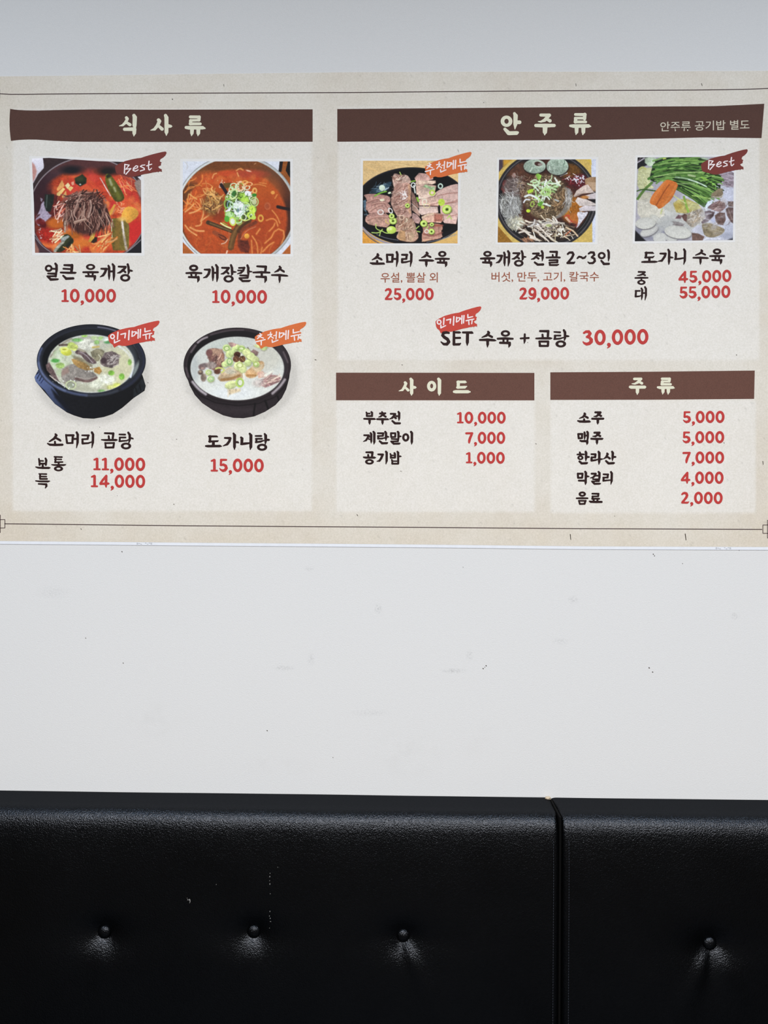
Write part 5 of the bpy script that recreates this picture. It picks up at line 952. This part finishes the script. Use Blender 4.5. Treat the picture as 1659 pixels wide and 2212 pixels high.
# ---------------------------------------------------------------- object helpers
def link(name, me, m=None, parent=None, label=None, cat=None, kind=None, group=None):
    o = bpy.data.objects.new(name, me); COL.objects.link(o)
    if m is not None and me is not None and not me.materials: me.materials.append(m)
    if parent: o.parent = parent
    if label: o['label'] = label
    if cat: o['category'] = cat
    if kind: o['kind'] = kind
    if group: o['group'] = group
    return o
def mesh_from(name, verts, faces, smooth=False):
    me = bpy.data.meshes.new(name); me.from_pydata([tuple(v) for v in verts], [], faces); me.update()
    if smooth: me.polygons.foreach_set('use_smooth', [True]*len(me.polygons))
    return me
def box(x0, x1, y0, y1, z0, z1, bev=0.0):
    bm = bmesh.new(); bmesh.ops.create_cube(bm, size=1)
    for v in bm.verts: v.co = ((x0 + x1)/2 + v.co.x*(x1 - x0), (y0 + y1)/2 + v.co.y*(y1 - y0), (z0 + z1)/2 + v.co.z*(z1 - z0))
    if bev: bmesh.ops.bevel(bm, geom=bm.edges[:], offset=bev, segments=3, affect='EDGES')
    me = bpy.data.meshes.new('box'); bm.to_mesh(me); bm.free(); return me

def print_mesh(name, vf, depth, colors=None):
    """flat printed shape given in photograph pixels, laid on the poster at a small height"""
    v, f = vf
    a = np.array(v, float)
    X, Z = wall_xz(a[:, 0], a[:, 1])
    co = np.stack([X, np.full(len(X), -depth), Z], 1)
    me = bpy.data.meshes.new(name); me.from_pydata(co.tolist(), [], f)
    if colors is not None:
        at = me.color_attributes.new('tone', 'FLOAT_COLOR', 'POINT')
        at.data.foreach_set('color', np.concatenate([colors, np.ones((len(colors), 1))], 1).astype(np.float32).ravel())
    me.update()
    # face the room
    if me.polygons and me.polygons[0].normal.y > 0: me.flip_normals()
    return me
def shape_mesh(name, strokes, depth, cell=.55, fat=0.0):
    F, xs, ys = strokes_field(strokes, cell, fat)
    return print_mesh(name, contour_mesh(F, xs, ys), depth)
def lin(a):
    a = np.clip(a/255, 0, 1)
    return np.where(a <= .04045, a/12.92, ((a + .055)/1.055)**2.4)

# ---------------------------------------------------------------- the room
link('wall_back', box(-3.4, 3.4, 0, .12, 0, CEIL_Z), M['wall'], kind='structure')
link('floor', box(-3.4, 3.4, -6, .12, -.1, 0), M['floor'], kind='structure')
link('ceiling', box(-3.4, 3.4, -6, .12, CEIL_Z, CEIL_Z + .1), M['ceiling'], kind='structure')

# ---------------------------------------------------------------- the menu poster
POSTER = link('menu_poster', None, label='large beige restaurant menu poster pasted on the white wall above the black bench', cat='poster')
D0 = .0008     # paper thickness
L1, L2, L3, L4 = D0 + .00012, D0 + .00024, D0 + .00040, D0 + .00055

def top_edge(x): return np.interp(x, [-60, 0, 200, 460, 760, 1000, 1300, 1659, 1720], [165.5, 165.5, 163.5, 160, 156.5, 155.5, 155.5, 153.5, 153])
def bot_edge(x): return np.interp(x, [-60, 0, 400, 900, 1259, 1659, 1720], [1168, 1168.5, 1172, 1176, 1180, 1181.5, 1182])
def paper_mesh():
    nx, ny = 446, 256
    u = np.linspace(-52, 1714, nx); t = np.linspace(0, 1, ny)
    PXg = np.repeat(u[None], ny, 0); PYg = top_edge(u)[None]*(1 - t[:, None]) + bot_edge(u)[None]*t[:, None]
    rng = np.random.default_rng(5)
    def band(v, a, b, s): return np.clip((v - a)/s + .5, 0, 1)*np.clip((b - v)/s + .5, 0, 1)
    panel = np.zeros((ny, nx))
    for (x0, x1, y0, y1) in ((28, 674, 236, 1104), (730, 1640, 232, 778), (727, 1155, 866, 1106), (1189, 1632, 864, 1108)):
        panel = np.maximum(panel, band(PXg, x0, x1, 5)*band(PYg, y0, y1, 5))
    edge = np.clip(1 - np.minimum(np.minimum(PXg + 20, 1680 - PXg)/90, 1), 0, 1)
    low = np.clip((PYg - 1060)/110, 0, 1)
    mott = smooth_noise(ny, nx, 22, rng); m2 = smooth_noise(ny, nx, 7, rng); m3 = smooth_noise(ny, nx, 2.3, rng)
    base = lin(hexc('e0dace')); warm = lin(hexc('d9cfbd')); light = lin(hexc('e9e5dd')); pinkish = lin(hexc('d0c5ba'))
    w = np.clip(.12 + .5*(mott - .35) + .3*(m2 - .5) + .45*edge + .50*low, 0, 1)[..., None]
    c = base*(1 - w) + warm*w
    c = c*(1 - .3*m3[..., None]*mott[..., None]) + pinkish*.3*m3[..., None]*mott[..., None]
    pw = (panel*.66)[..., None]
    c = c*(1 - pw) + light*(1 + .03*(m2[..., None] - .5))*pw
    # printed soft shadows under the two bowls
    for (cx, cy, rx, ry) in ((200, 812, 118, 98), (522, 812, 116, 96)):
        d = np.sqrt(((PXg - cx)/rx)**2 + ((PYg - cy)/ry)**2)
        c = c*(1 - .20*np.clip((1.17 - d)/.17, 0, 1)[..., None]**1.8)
    # fibre flecks in the print
    for _ in range(240):
        x = rng.random()*1760 - 50; y = 165 + rng.random()*1005
        j = int((y - 160)/(1012)*(ny - 1)); i = int((x + 52)/(1766)*(nx - 1))
        if 0 <= j < ny and 0 <= i < nx: c[j, i] *= .86
    X, Z = wall_xz(PXg, PYg)
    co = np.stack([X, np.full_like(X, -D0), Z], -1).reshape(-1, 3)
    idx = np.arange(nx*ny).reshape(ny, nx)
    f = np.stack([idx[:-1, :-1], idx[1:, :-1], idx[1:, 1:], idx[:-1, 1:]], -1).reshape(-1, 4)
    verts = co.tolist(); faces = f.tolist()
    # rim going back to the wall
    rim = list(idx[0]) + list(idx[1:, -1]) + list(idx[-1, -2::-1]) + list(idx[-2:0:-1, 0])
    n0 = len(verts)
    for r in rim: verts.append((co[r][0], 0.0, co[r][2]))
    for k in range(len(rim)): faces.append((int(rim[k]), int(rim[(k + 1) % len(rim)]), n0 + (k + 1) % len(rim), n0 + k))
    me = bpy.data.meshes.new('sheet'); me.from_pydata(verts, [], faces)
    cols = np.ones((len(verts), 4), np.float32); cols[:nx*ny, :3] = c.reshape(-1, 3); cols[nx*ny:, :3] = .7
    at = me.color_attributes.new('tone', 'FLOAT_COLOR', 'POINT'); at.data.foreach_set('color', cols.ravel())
    me.update()
    return me
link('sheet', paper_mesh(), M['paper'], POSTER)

def strip(pts_top, pts_bot):
    n = len(pts_top); v = list(pts_top) + list(pts_bot)
    return v, [(k, n + k, n + k + 1, k + 1) for k in range(n - 1)]
xs_ = np.linspace(-52, 1714, 40)
link('paper_margin', print_mesh('paper_margin', strip([(x, bot_edge(x) - .3) for x in xs_], [(x, bot_edge(x) + 6.6) for x in xs_]), .0006), M['margin'], POSTER)
_cut = print_mesh('margin_edge', strip([(x, bot_edge(x) + 6.2) for x in xs_], [(x, bot_edge(x) + 7.0) for x in xs_]), .0007)
link('margin_edge', _cut, M['faint'], POSTER)
for cx in (1546, 296):
    segs = [('s', [(cx + a, bot_edge(cx) + 3.0 + b, .7), (cx + a + 2.2, bot_edge(cx) + 3.2 + b, .7)]) for a, b in ((0, -1), (0, 1), (4, 0), (8, 1), (18, -1), (22, 1), (26, -1), (30, 1), (30, -1))]
    link('faint_mark', shape_mesh('faint_mark', segs, .0009, .5), M['faint'], POSTER)

def curve_pts(keys, x0, x1, n):
    kx = [k[0] for k in keys]; ky = [k[1] for k in keys]
    return [(x, float(np.interp(x, kx, ky))) for x in np.linspace(x0, x1, n)]
TOPR = [(-12, 202.5), (0, 203), (30, 204.6), (100, 203.6), (200, 203), (500, 201.4), (760, 200.4), (1100, 197.2), (1259, 196.2), (1500, 195), (1600, 193.6), (1659, 191.8), (1671, 191)]
BOTR = [(10, 1131.4), (400, 1135.8), (900, 1139.2), (1259, 1142), (1646, 1143.6)]
def rule(name, keys, x0, x1, w, n=50):
    p = curve_pts(keys, x0, x1, n)
    return link(name, print_mesh(name, strip([(x, y - w) for x, y in p], [(x, y + w) for x, y in p]), L1), M['rule'], POSTER)
rule('border_line', TOPR, -12, 1671, .95); rule('border_line', BOTR, 10, 1646, .95)
def motif(cx, cy, s):
    q = []
    for a, b, c, d in ((-24, -10, 10, -10), (10, -10, 10, 8), (10, 8, -24, 8), (-24, 8, -24, -10), (0, -20, 0, 18), (0, -20, -34, -20), (0, 18, -34, 18), (-12, -200, -12, -10)):
        q.append(('s', [(cx + a*s, cy + b, .75), (cx + c*s, cy + d, .75)]))
    return q
link('corner_motif', shape_mesh('corner_motif', motif(1, 1132.5, 1), L1, .6), M['rule'], POSTER)
link('corner_motif', shape_mesh('corner_motif', motif(1657.5, 1144, -1), L1, .6), M['rule'], POSTER)
link('corner_motif', shape_mesh('corner_motif', [('s', [(0, 194, .7), (0, 212, .7)]), ('s', [(0, 194, .7), (-30, 193, .7)]), ('s', [(-12, 202, .7), (-12, 480, .7)])], L1, .6), M['rule'], POSTER)

# brown heading banners
def banner(name, top, bot, m, n=70):
    x0, x1 = top[0][0], top[-1][0]; b0, b1 = bot[0][0], bot[-1][0]
    tp = curve_pts(top, x0, x1, n); bp = curve_pts(bot, b0, b1, n)
    v, f = [], []
    rows = 6
    for r in range(rows + 1):
        for k in range(n):
            t = r/rows; bow = math.sin(t*math.pi)
            ex = (-2.2*bow if k == 0 and x0 < 40 else 0)
            v.append((tp[k][0]*(1 - t) + bp[k][0]*t + ex, tp[k][1]*(1 - t) + bp[k][1]*t))
    for r in range(rows):
        for k in range(n - 1): f.append((r*n + k, (r + 1)*n + k, (r + 1)*n + k + 1, r*n + k + 1))
    return link(name, print_mesh(name, (v, f), L1), M[m], POSTER)
B_MEAL = banner('heading_banner', [(22.4, 235.6), (34, 237.6), (55, 238.8), (80, 239.2), (130, 238), (200, 236.8), (330, 237.4), (675.5, 236.6)], [(24, 304.8), (40, 302.8), (60, 301.8), (80, 302), (120, 304.8), (170, 306.6), (330, 307), (675.5, 306.6)], 'header')
B_ANJU = banner('heading_banner', [(728.6, 236), (1000, 233.8), (1300, 231.2), (1540, 229.8), (1600, 227.2), (1650.5, 224.6)], [(728.6, 306.6), (1000, 304.6), (1300, 302.4), (1460, 298.8), (1520, 297.2), (1580, 298), (1644.5, 298.8)], 'header')
B_SIDE = banner('heading_banner', [(726, 805.2), (1000, 805.4), (1154.2, 805.6)], [(726, 864.8), (1000, 864.8), (1154.2, 865)], 'header_low')
B_DRINK = banner('heading_banner', [(1188.6, 804.4), (1400, 803.2), (1630, 800.6)], [(1188.6, 864), (1400, 863.6), (1628.6, 861.8)], 'header_low')

# food pictures with their pale borders
for title, fn, crop, frame in FOODS:
    p = fn(); F = picture_field(p, crop)
    v, f = contour_mesh(F, p.xs, p.ys, merge=False)
    a = np.array(v)
    gx = np.clip(a[:, 0]/p.Q - .5, 0, p.w - 1.001); gy = np.clip(a[:, 1]/p.Q - .5, 0, p.h - 1.001)
    i = gx.astype(int); j = gy.astype(int); fx = (gx - i)[:, None]; fy = (gy - j)[:, None]
    cl = lin(p.A)
    c = (cl[j, i]*(1 - fx) + cl[j, i + 1]*fx)*(1 - fy) + (cl[j + 1, i]*(1 - fx) + cl[j + 1, i + 1]*fx)*fy
    vv = [(p.x0 + x/p.scale, p.y0 + y/p.scale) for x, y in v]
    ob = link('food_picture', print_mesh('food_picture', (vv, f), L2, c), M['picture'], POSTER, label='printed picture of ' + title)
    if frame:
        q = [float(t) for t in frame.split()]
        pts = [(p.x0 + q[k]/p.scale, p.y0 + q[k + 1]/p.scale) for k in range(0, len(q), 2)]
        link('picture_border', shape_mesh('picture_border', [('p', pts)], L1, .8), M['border'], ob)

# lettering
PARENT = {'anju': B_ANJU, 'meals': B_MEAL, 'side': B_SIDE, 'drinks': B_DRINK}
NAMES = {'dish_name': 'dish_name_lettering', 'size_name': 'size_lettering', 'heading': 'heading_lettering'}
for name, key, col, x0, y0, sc, txt in WORDS:
    st = move_strokes(parse_strokes(txt), lambda x, y: (x0 + x/sc, y0 + y/sc), (1/sc, 1/sc))
    nm = NAMES[name]
    if name == 'heading':     # large letters one by one
        for ln in [t for t in txt.split('\n') if t.strip()]:
            s1 = move_strokes(parse_strokes(ln), lambda x, y: (x0 + x/sc, y0 + y/sc), (1/sc, 1/sc))
            link('heading_letter', shape_mesh('heading_letter', s1, L3, .5, .2), M[col], PARENT[key])
        continue
    link(nm, shape_mesh(nm, st, L3, .5, .42), M[col], PARENT.get(key, POSTER))
for p in PRICES:
    link('price_lettering', shape_mesh('price_lettering', price_strokes(p), L3, .5, .36), M['red'], POSTER, label='red price reading ' + p[0])

def typed(text, xl, xr, yt, yb, rise, m, parent, name):
    cu = bpy.data.curves.new(name, 'FONT'); cu.body = text; cu.resolution_u = 4; cu.offset = .006
    o = bpy.data.objects.new('tmp', cu); COL.objects.link(o)
    dg = bpy.context.evaluated_depsgraph_get(); me = bpy.data.meshes.new_from_object(o.evaluated_get(dg))
    bpy.data.objects.remove(o, do_unlink=True)
    co = np.empty(len(me.vertices)*3); me.vertices.foreach_get('co', co); co = co.reshape(-1, 3)
    a = (co[:, 0] - co[:, 0].min())/np.ptp(co[:, 0]); b = (co[:, 1].max() - co[:, 1])/np.ptp(co[:, 1])
    px = xl + a*(xr - xl); py = yt + b*(yb - yt) + rise*(a - .5)
    X, Z = wall_xz(px, py)
    me.vertices.foreach_set('co', np.stack([X, np.full(len(X), -L3), Z], 1).ravel()); me.name = name
    me.update()
    if me.polygons[0].normal.y > 0: me.flip_normals()
    return link(name, me, M[m], parent)
for k, (t, xl, xr, yt, yb, rise, m) in enumerate(SMALL):
    typed(t, xl, xr, yt, yb, rise, m, B_ANJU if k == 0 else POSTER, 'note_lettering')

# brush-stroke badges
for x0, y0, m, txt, dx, dy, sx, tdx in BADGES:
    S = 12.76
    def f(x, y): return (x0 + (112 + dx + (x - 112)*sx)/S, y0 + (y + dy)/S)
    pts = [f(*q) for q in BADGE]
    if txt is T_BEST:
        pts = [f(x, y) for x, y in BADGE if not (x < 460 and y > 745)]
    bo = link('brush_badge', shape_mesh('brush_badge', [('p', pts)], L3, .5), M[m], POSTER, label={'maroon': 'dark maroon brush badge', 'badge_red': 'bright red brush badge', 'orange': 'orange brush badge'}[m])
    if txt is T_BEST:
        g = (lambda x, y: (x0 + x/S, y0 + y/S)) if x0 < 1000 else (lambda x, y: (x0 + (395 + (x - 385)*.93)/S, y0 + (y*.93 - 12)/S))
    elif txt is T_REC:
        g = (lambda x, y: (x0 + (x + 2)/S, y0 + y/S)) if x0 > 700 else (lambda x, y: (x0 + (180 + (x - 190)*1.08 + 0)/S, y0 + (y*1.0 - 32)/S))
    else:
        g = (lambda x, y: (x0 + x/S, y0 + y/S)) if x0 < 700 else (lambda x, y: (x0 + (172 + (x - 163)*.885)/S, y0 + (y*.92 + 28)/S))
    if txt is T_REC and x0 > 700:
        # the shared half of this badge is set closer
        pass
    st = parse_strokes(txt)
    link('badge_lettering', shape_mesh('badge_lettering', move_strokes(st, g, (1/S*.93, 1/S*.93)), L4, .45, .12), M['white'], bo)

# ink flecks printed on the paper, and small dark specks on the wall
FLECKS = [(682.5, 777.5, 2.0, .3, .8), (869, 788.5, .6, .4, .8), (382, 949, .5, .3, .7), (1244, 184, .3, 2.6, .6), (1516, 183.5, 1, 2.4, .7), (1232.5, 1160, .8, 5.5, .9), (1481, 1160, 1.2, 6.5, 1.0), (1648, 1000, .6, 3.4, .8), (772.5, 1113, 1.2, 1.4, .8),
          (376, 1089.5, .3, .3, .9), (1591, 767, .8, .3, .8), (1140, 740, .3, .3, .8), (1158, 959, .6, .4, .8), (867, 1018, 2.2, .6, .5), (176, 1143, 1.0, 1.0, .7), (484, 185, .3, 2.2, .5), (1045, 222, .8, .4, .6), (373, 215, .4, .4, 1.0), (1564, 957, 1, .6, .7), (1328, 1115, 1.4, .4, .4), (254, 1071, .6, .6, .4), (480, 634, .4, .4, .7), (320, 827, .4, .4, .7), (216, 923, .6, .3, .6), (1335, 745, .8, .4, .5), (990, 326, 1.2, 2.2, .45)]
link('fibre_fleck', shape_mesh('fibre_fleck', [('s', [(x - a, y - b, r), (x + a*.4, y + b, r*.8)]) for x, y, a, b, r in FLECKS], L1, .35), M['speck'], POSTER, kind='stuff')
SPECKS = [(1411, 1197, .8), (1413.5, 1200.5, .7), (1050, 1438, .9), (1043.5, 1444, .9), (1402, 1442.5, 1.0), (1409.5, 1451.5, .9), (263.5, 1191.5, .8), (1596, 1188, .8), (577, 1578, .8), (266, 1432, .7), (185, 1378, .6), (1047, 1441, .5), (719, 1636, .5), (1474, 1217, .5), (1000, 1225, .4)]
link('paint_speck', shape_mesh('paint_speck', [('s', [(x, y, r*1.25), (x + .8, y + .6, r*.9)]) for x, y, r in SPECKS], .0004, .35), M['speck'], bpy.data.objects['wall_back'], kind='stuff')

# ---------------------------------------------------------------- the upholstered bench: two sections side by side
Z_TOP = on_wall(829, 1717.5).z           # where the backrest top meets the wall
DEPTH = .128                              # backrest thickness
R_FRONT = .046                            # radius of its upper front edge
Z_SEAT = .44
def front_x(px, py, d=DEPTH): return on_wall(px, py, -d)

# profile of the backrest from the wall over the top and down the front: (depth, height, normal).
# The cover bends quickly over the edge and then flattens out slowly, as a padded back does.
def profile(n_top=14, n_front=84):
    y, z = .0012, Z_TOP; flat = .066; P = []
    for k in range(n_top):
        t = k/n_top; P.append((y + t*(flat - y), z + .003*math.sin(min(1, t*1.2)*math.pi*.5), 0.0, 1.0))
    y, z = flat, z + .003
    def angle(s):
        return np.interp(s, [0, .014, .030, .044, .060, .085, .13], [90, 72, 43, 21, 9, 4, 1])
    s = 0.0
    while s < .150:
        a = math.radians(float(angle(s))); P.append((y, z, math.cos(a), math.sin(a)))
        ds = .0022 if s < .06 else .004
        am = math.radians(float(angle(s + ds/2))); y += math.sin(am)*ds; z -= math.cos(am)*ds; s += ds
    zb = Z_SEAT - .03; z0 = z
    for k in range(1, n_front + 1):
        P.append((y, z0 + (zb - z0)*k/n_front, 1.0, 0.0))
    return P
PROF = profile()
FRONT = PROF[-1][0]                       # depth of the upright front face

def backrest_mesh(x0, x1, buttons, seed):
    rng = np.random.default_rng(seed)
    xs = list(np.linspace(x0, x1, 230))
    e = []
    for t in (0, .0006, .0015, .003, .005, .0075, .0105): e.append(t)
    xs = sorted(set([x0 + t for t in e] + [x1 - t for t in e] + [x for x in xs if x0 + .013 < x < x1 - .013]))
    P = np.array(PROF); nv, nu = len(P), len(xs)
    verts = []
    ph = rng.random(6)*6.28
    X = np.array(xs)
    # rounded ends where the cover turns into the seam
    t = np.minimum(X - x0, x1 - X); r = .0105
    endd = np.where(t < r, r - np.sqrt(np.maximum(0, r*r - (r - t)**2)), 0)
    for j in range(nv):
        d, z, ny, nz = P[j]
        disp = -endd.copy()
        if nz > .999: disp = disp*min(1, .25 + j/12)
        soft = .0011*np.sin(X*9 + ph[0] + z*5) + .0007*np.sin(X*23 + ph[1])*(1 if ny > .5 else .4)
        disp = disp + soft*(ny if ny > .2 else .25)
        for (bx, bz, k) in buttons:
            dx = X - bx; dz = z - bz; rr = np.hypot(dx, dz*1.0)
            th = np.arctan2(dz, dx)
            dm = -.0150*np.exp(-(rr/.027)**1.5) - .0055*np.exp(-(dx/.080)**2 - (dz/.034)**2)
            # tension folds radiating from the button
            fold = 0
            for (ang, wd, ln, am) in k:
                a = math.radians(ang); u = dx*math.cos(a) + dz*math.sin(a); v = -dx*math.sin(a) + dz*math.cos(a)
                fold = fold + am*np.exp(-(v/(wd + .12*np.maximum(u, 0)))**2)*np.exp(-np.maximum(u, 0)/ln)*(u > 0)*np.minimum(1, np.maximum(u, 0)/.02)
            disp = disp + (dm + fold)*(1 if ny > .5 else 0)
        for i in range(nu):
            verts.append((xs[i], -(d + ny*disp[i]), z + nz*disp[i]))
    faces = []
    for j in range(nv - 1):
        for i in range(nu - 1):
            faces.append((j*nu + i, (j + 1)*nu + i, (j + 1)*nu + i + 1, j*nu + i + 1))
    # ends and underside closed against the wall
    def cap(i, flip):
        ring = [j*nu + i for j in range(nv)]
        b = len(verts); verts.append((xs[i], -.0012, P[-1][1])); f = ring + [b]
        faces.append(tuple(f[::-1] if flip else f)); return b
    a = cap(0, True); b = cap(nu - 1, False)
    faces.append(tuple([(nv - 1)*nu + i for i in range(nu)] + [b, a]))
    me = mesh_from('backrest', verts, faces, True)
    bm = bmesh.new(); bm.from_mesh(me); bmesh.ops.recalc_face_normals(bm, faces=bm.faces); bm.to_mesh(me); bm.free()
    for p in me.polygons:
        if len(p.vertices) > 4: p.use_smooth = False
    return me

def button_mesh(r=.0130, h=.0075):
    bm = bmesh.new(); seg = 32; rings = 9; prev = None
    prof = [(r*math.sin(a), h*math.cos(a)) for a in [math.pi/2*k/rings for k in range(rings + 1)]] + [(r*.96, -.0012), (r*.80, -.003), (r*.5, -.004)]
    for k, (rad, y) in enumerate(prof):
        if k == 0:
            prev = [bm.verts.new((0, -y, 0))]; continue
        cur = [bm.verts.new((rad*math.cos(2*math.pi*s/seg), -y, rad*math.sin(2*math.pi*s/seg))) for s in range(seg)]
        if len(prev) == 1:
            for s in range(seg): bm.faces.new((prev[0], cur[s], cur[(s + 1) % seg]))
        else:
            for s in range(seg): bm.faces.new((prev[s], cur[s], cur[(s + 1) % seg], prev[(s + 1) % seg]))
        prev = cur
    bm.faces.new(prev)
    bmesh.ops.recalc_face_normals(bm, faces=bm.faces)
    me = bpy.data.meshes.new('button'); bm.to_mesh(me); bm.free()
    me.polygons.foreach_set('use_smooth', [True]*len(me.polygons)); return me
BUTTON = button_mesh(); BUTTON.materials.append(M['leather_button'])

def button_at(px, py):
    p = front_x(px, py, FRONT - .010); return p.x, p.z
folds_a = [(-92, .012, .06, .0038)]
folds_b = [(-66, .007, .110, .0060), (-100, .008, .05, -.002), (-20, .008, .05, .0015), (200, .008, .05, .0015)]
folds_c = [(-116, .007, .100, .0055), (-93, .007, .070, -.0045), (-62, .010, .070, .0045)]
BT = [(button_at(223, 2017), folds_a), (button_at(547, 2016), folds_a), (button_at(871, 2025), folds_b), (button_at(1536, 2042), folds_c)]
SEAM = front_x(1212, 1950, FRONT).x
STEP = BT[1][0][0] - BT[0][0][0]
X_L0 = SEAM - 4*STEP - .03; X_R1 = SEAM + 4*STEP + .03
GAP = .0022
left_b = [(BT[0][0][0] - STEP, BT[0][0][1], folds_a)] + [(b[0][0], b[0][1], b[1]) for b in BT[:3]]
rb = BT[3][0]
right_b = [(rb[0], rb[1], folds_c)] + [(rb[0] + STEP*k, rb[1], folds_a) for k in (1, 2)]

def stitches(x, z0, z1, depth, m='thread'):
    v, f = [], []
    z = z0
    while z > z1:
        for (a, b) in ((0, 0),):
            L, w, h = .0032, .00045, .0005
            n = len(v); dd = surf_depth(z) + .0013
            v += [(x - w, -dd, z), (x + w, -dd, z), (x + w, -dd, z - L), (x - w, -dd, z - L), (x, -dd - h, z - L*.2), (x, -dd - h, z - L*.8)]
            f += [(n, n + 4, n + 5, n + 3), (n + 4, n + 1, n + 2, n + 5), (n, n + 1, n + 4), (n + 3, n + 5, n + 2)]
        z -= .0052
    return mesh_from('stitching', v, f)

def surf_depth(z):
    P = np.array(PROF); zz = P[::-1, 1]; dd = P[::-1, 0]
    return float(np.interp(z, zz[:-16], dd[:-16]))

def seat_mesh(x0, x1):
    return box(x0 + .004, x1 - .004, -.60, -.115, Z_SEAT - .12, Z_SEAT, .022)

def bench(x0, x1, buttons, label, seed, seam_side):
    b = link('bench', None, label=label, cat='bench', group='black upholstered wall bench sections')
    b.location = ((x0 + x1)/2, 0, 0)
    inv = Matrix.Translation((-(x0 + x1)/2, 0, 0))
    def part(name, me, m, kind=None):
        me.transform(inv); return link(name, me, m, b, kind=kind)
    part('backrest', backrest_mesh(x0, x1, buttons, seed), M['leather'])
    for bx, bz, _ in buttons:
        o = link('button', BUTTON, None, b); o.location = (bx - (x0 + x1)/2, -(surf_depth(bz) - .0150 - .0022), bz)
    xs = x1 - .0125 if seam_side > 0 else x0 + .0125
    part('stitching', stitches(xs, Z_TOP - .045, Z_SEAT + .01, DEPTH - .004 + .0065), M['thread'], 'stuff')
    part('seat_cushion', seat_mesh(x0, x1), M['leather'])
    part('plinth', box(x0 + .01, x1 - .01, -.57, -.002, 0, Z_SEAT - .121), M['plinth'])
    return b
B1 = bench(X_L0, SEAM - GAP, left_b, 'black leatherette wall bench left of the seam, three buttons in view', 21, 1)
B2 = bench(SEAM + GAP, X_R1, right_b, 'black leatherette wall bench right of the seam, one button in view', 22, -1)

# worn corner where the cover has split at the seam, and scuffs on the left backrest
def lump(name, c, r, m, parent, seed, sq=(1, 1, 1)):
    bm = bmesh.new(); bmesh.ops.create_icosphere(bm, subdivisions=2, radius=r)
    rr = random.Random(seed)
    for v in bm.verts: v.co = Vector((v.co.x*sq[0], v.co.y*sq[1], v.co.z*sq[2]))*(1 + .5*(rr.random() - .5)) 
    me = bpy.data.meshes.new(name); bm.to_mesh(me); bm.free()
    me.transform(Matrix.Translation(Vector(c) - parent.location)); return link(name, me, m, parent)
cp = on_wall(1197, 1721.5, -.008)
lump('torn_foam', (min(cp.x, SEAM - GAP - .0045), -.008, Z_TOP + .0005), .0046, M['foam'], B1, 4, (1.3, 1, .9))
link('seam_shade_filler', box(SEAM - GAP + .0003, SEAM + GAP - .0003, -.1, -.002, Z_SEAT, Z_TOP - .002), M['gap'], B1)  # added near-black strip, standing in for the shade between the two sections
bpy.data.objects['seam_shade_filler'].data.transform(Matrix.Translation(-B1.location))
v, f = [], []
rr = random.Random(8)
marks = [(583, y) for y in (1886, 1893, 1902, 1909, 1930, 1968, 1978, 1983, 1990, 2004)] + [(408 + rr.gauss(0, 3), 1942 + rr.gauss(0, 3)) for _ in range(8)] + [(467, 1910), (586, 1990), (601, 1873)]
for (px, py) in marks:
    q = front_x(px + rr.gauss(0, .8), py, FRONT); s = .0006 + .0007*rr.random(); n = len(v); yy = -(surf_depth(q.z) + .0016)
    v += [(q.x - s*.6, yy, q.z - s), (q.x + s*.5, yy, q.z - s*.8), (q.x + s*.7, yy, q.z + s), (q.x - s*.4, yy, q.z + s*1.2), (q.x, yy - .0004, q.z)]
    f += [(n, n + 1, n + 4), (n + 1, n + 2, n + 4), (n + 2, n + 3, n + 4), (n + 3, n, n + 4)]
me = mesh_from('scuff', v, f); me.transform(Matrix.Translation(-B1.location))
link('scuff', me, M['scuff'], B1, kind='stuff')
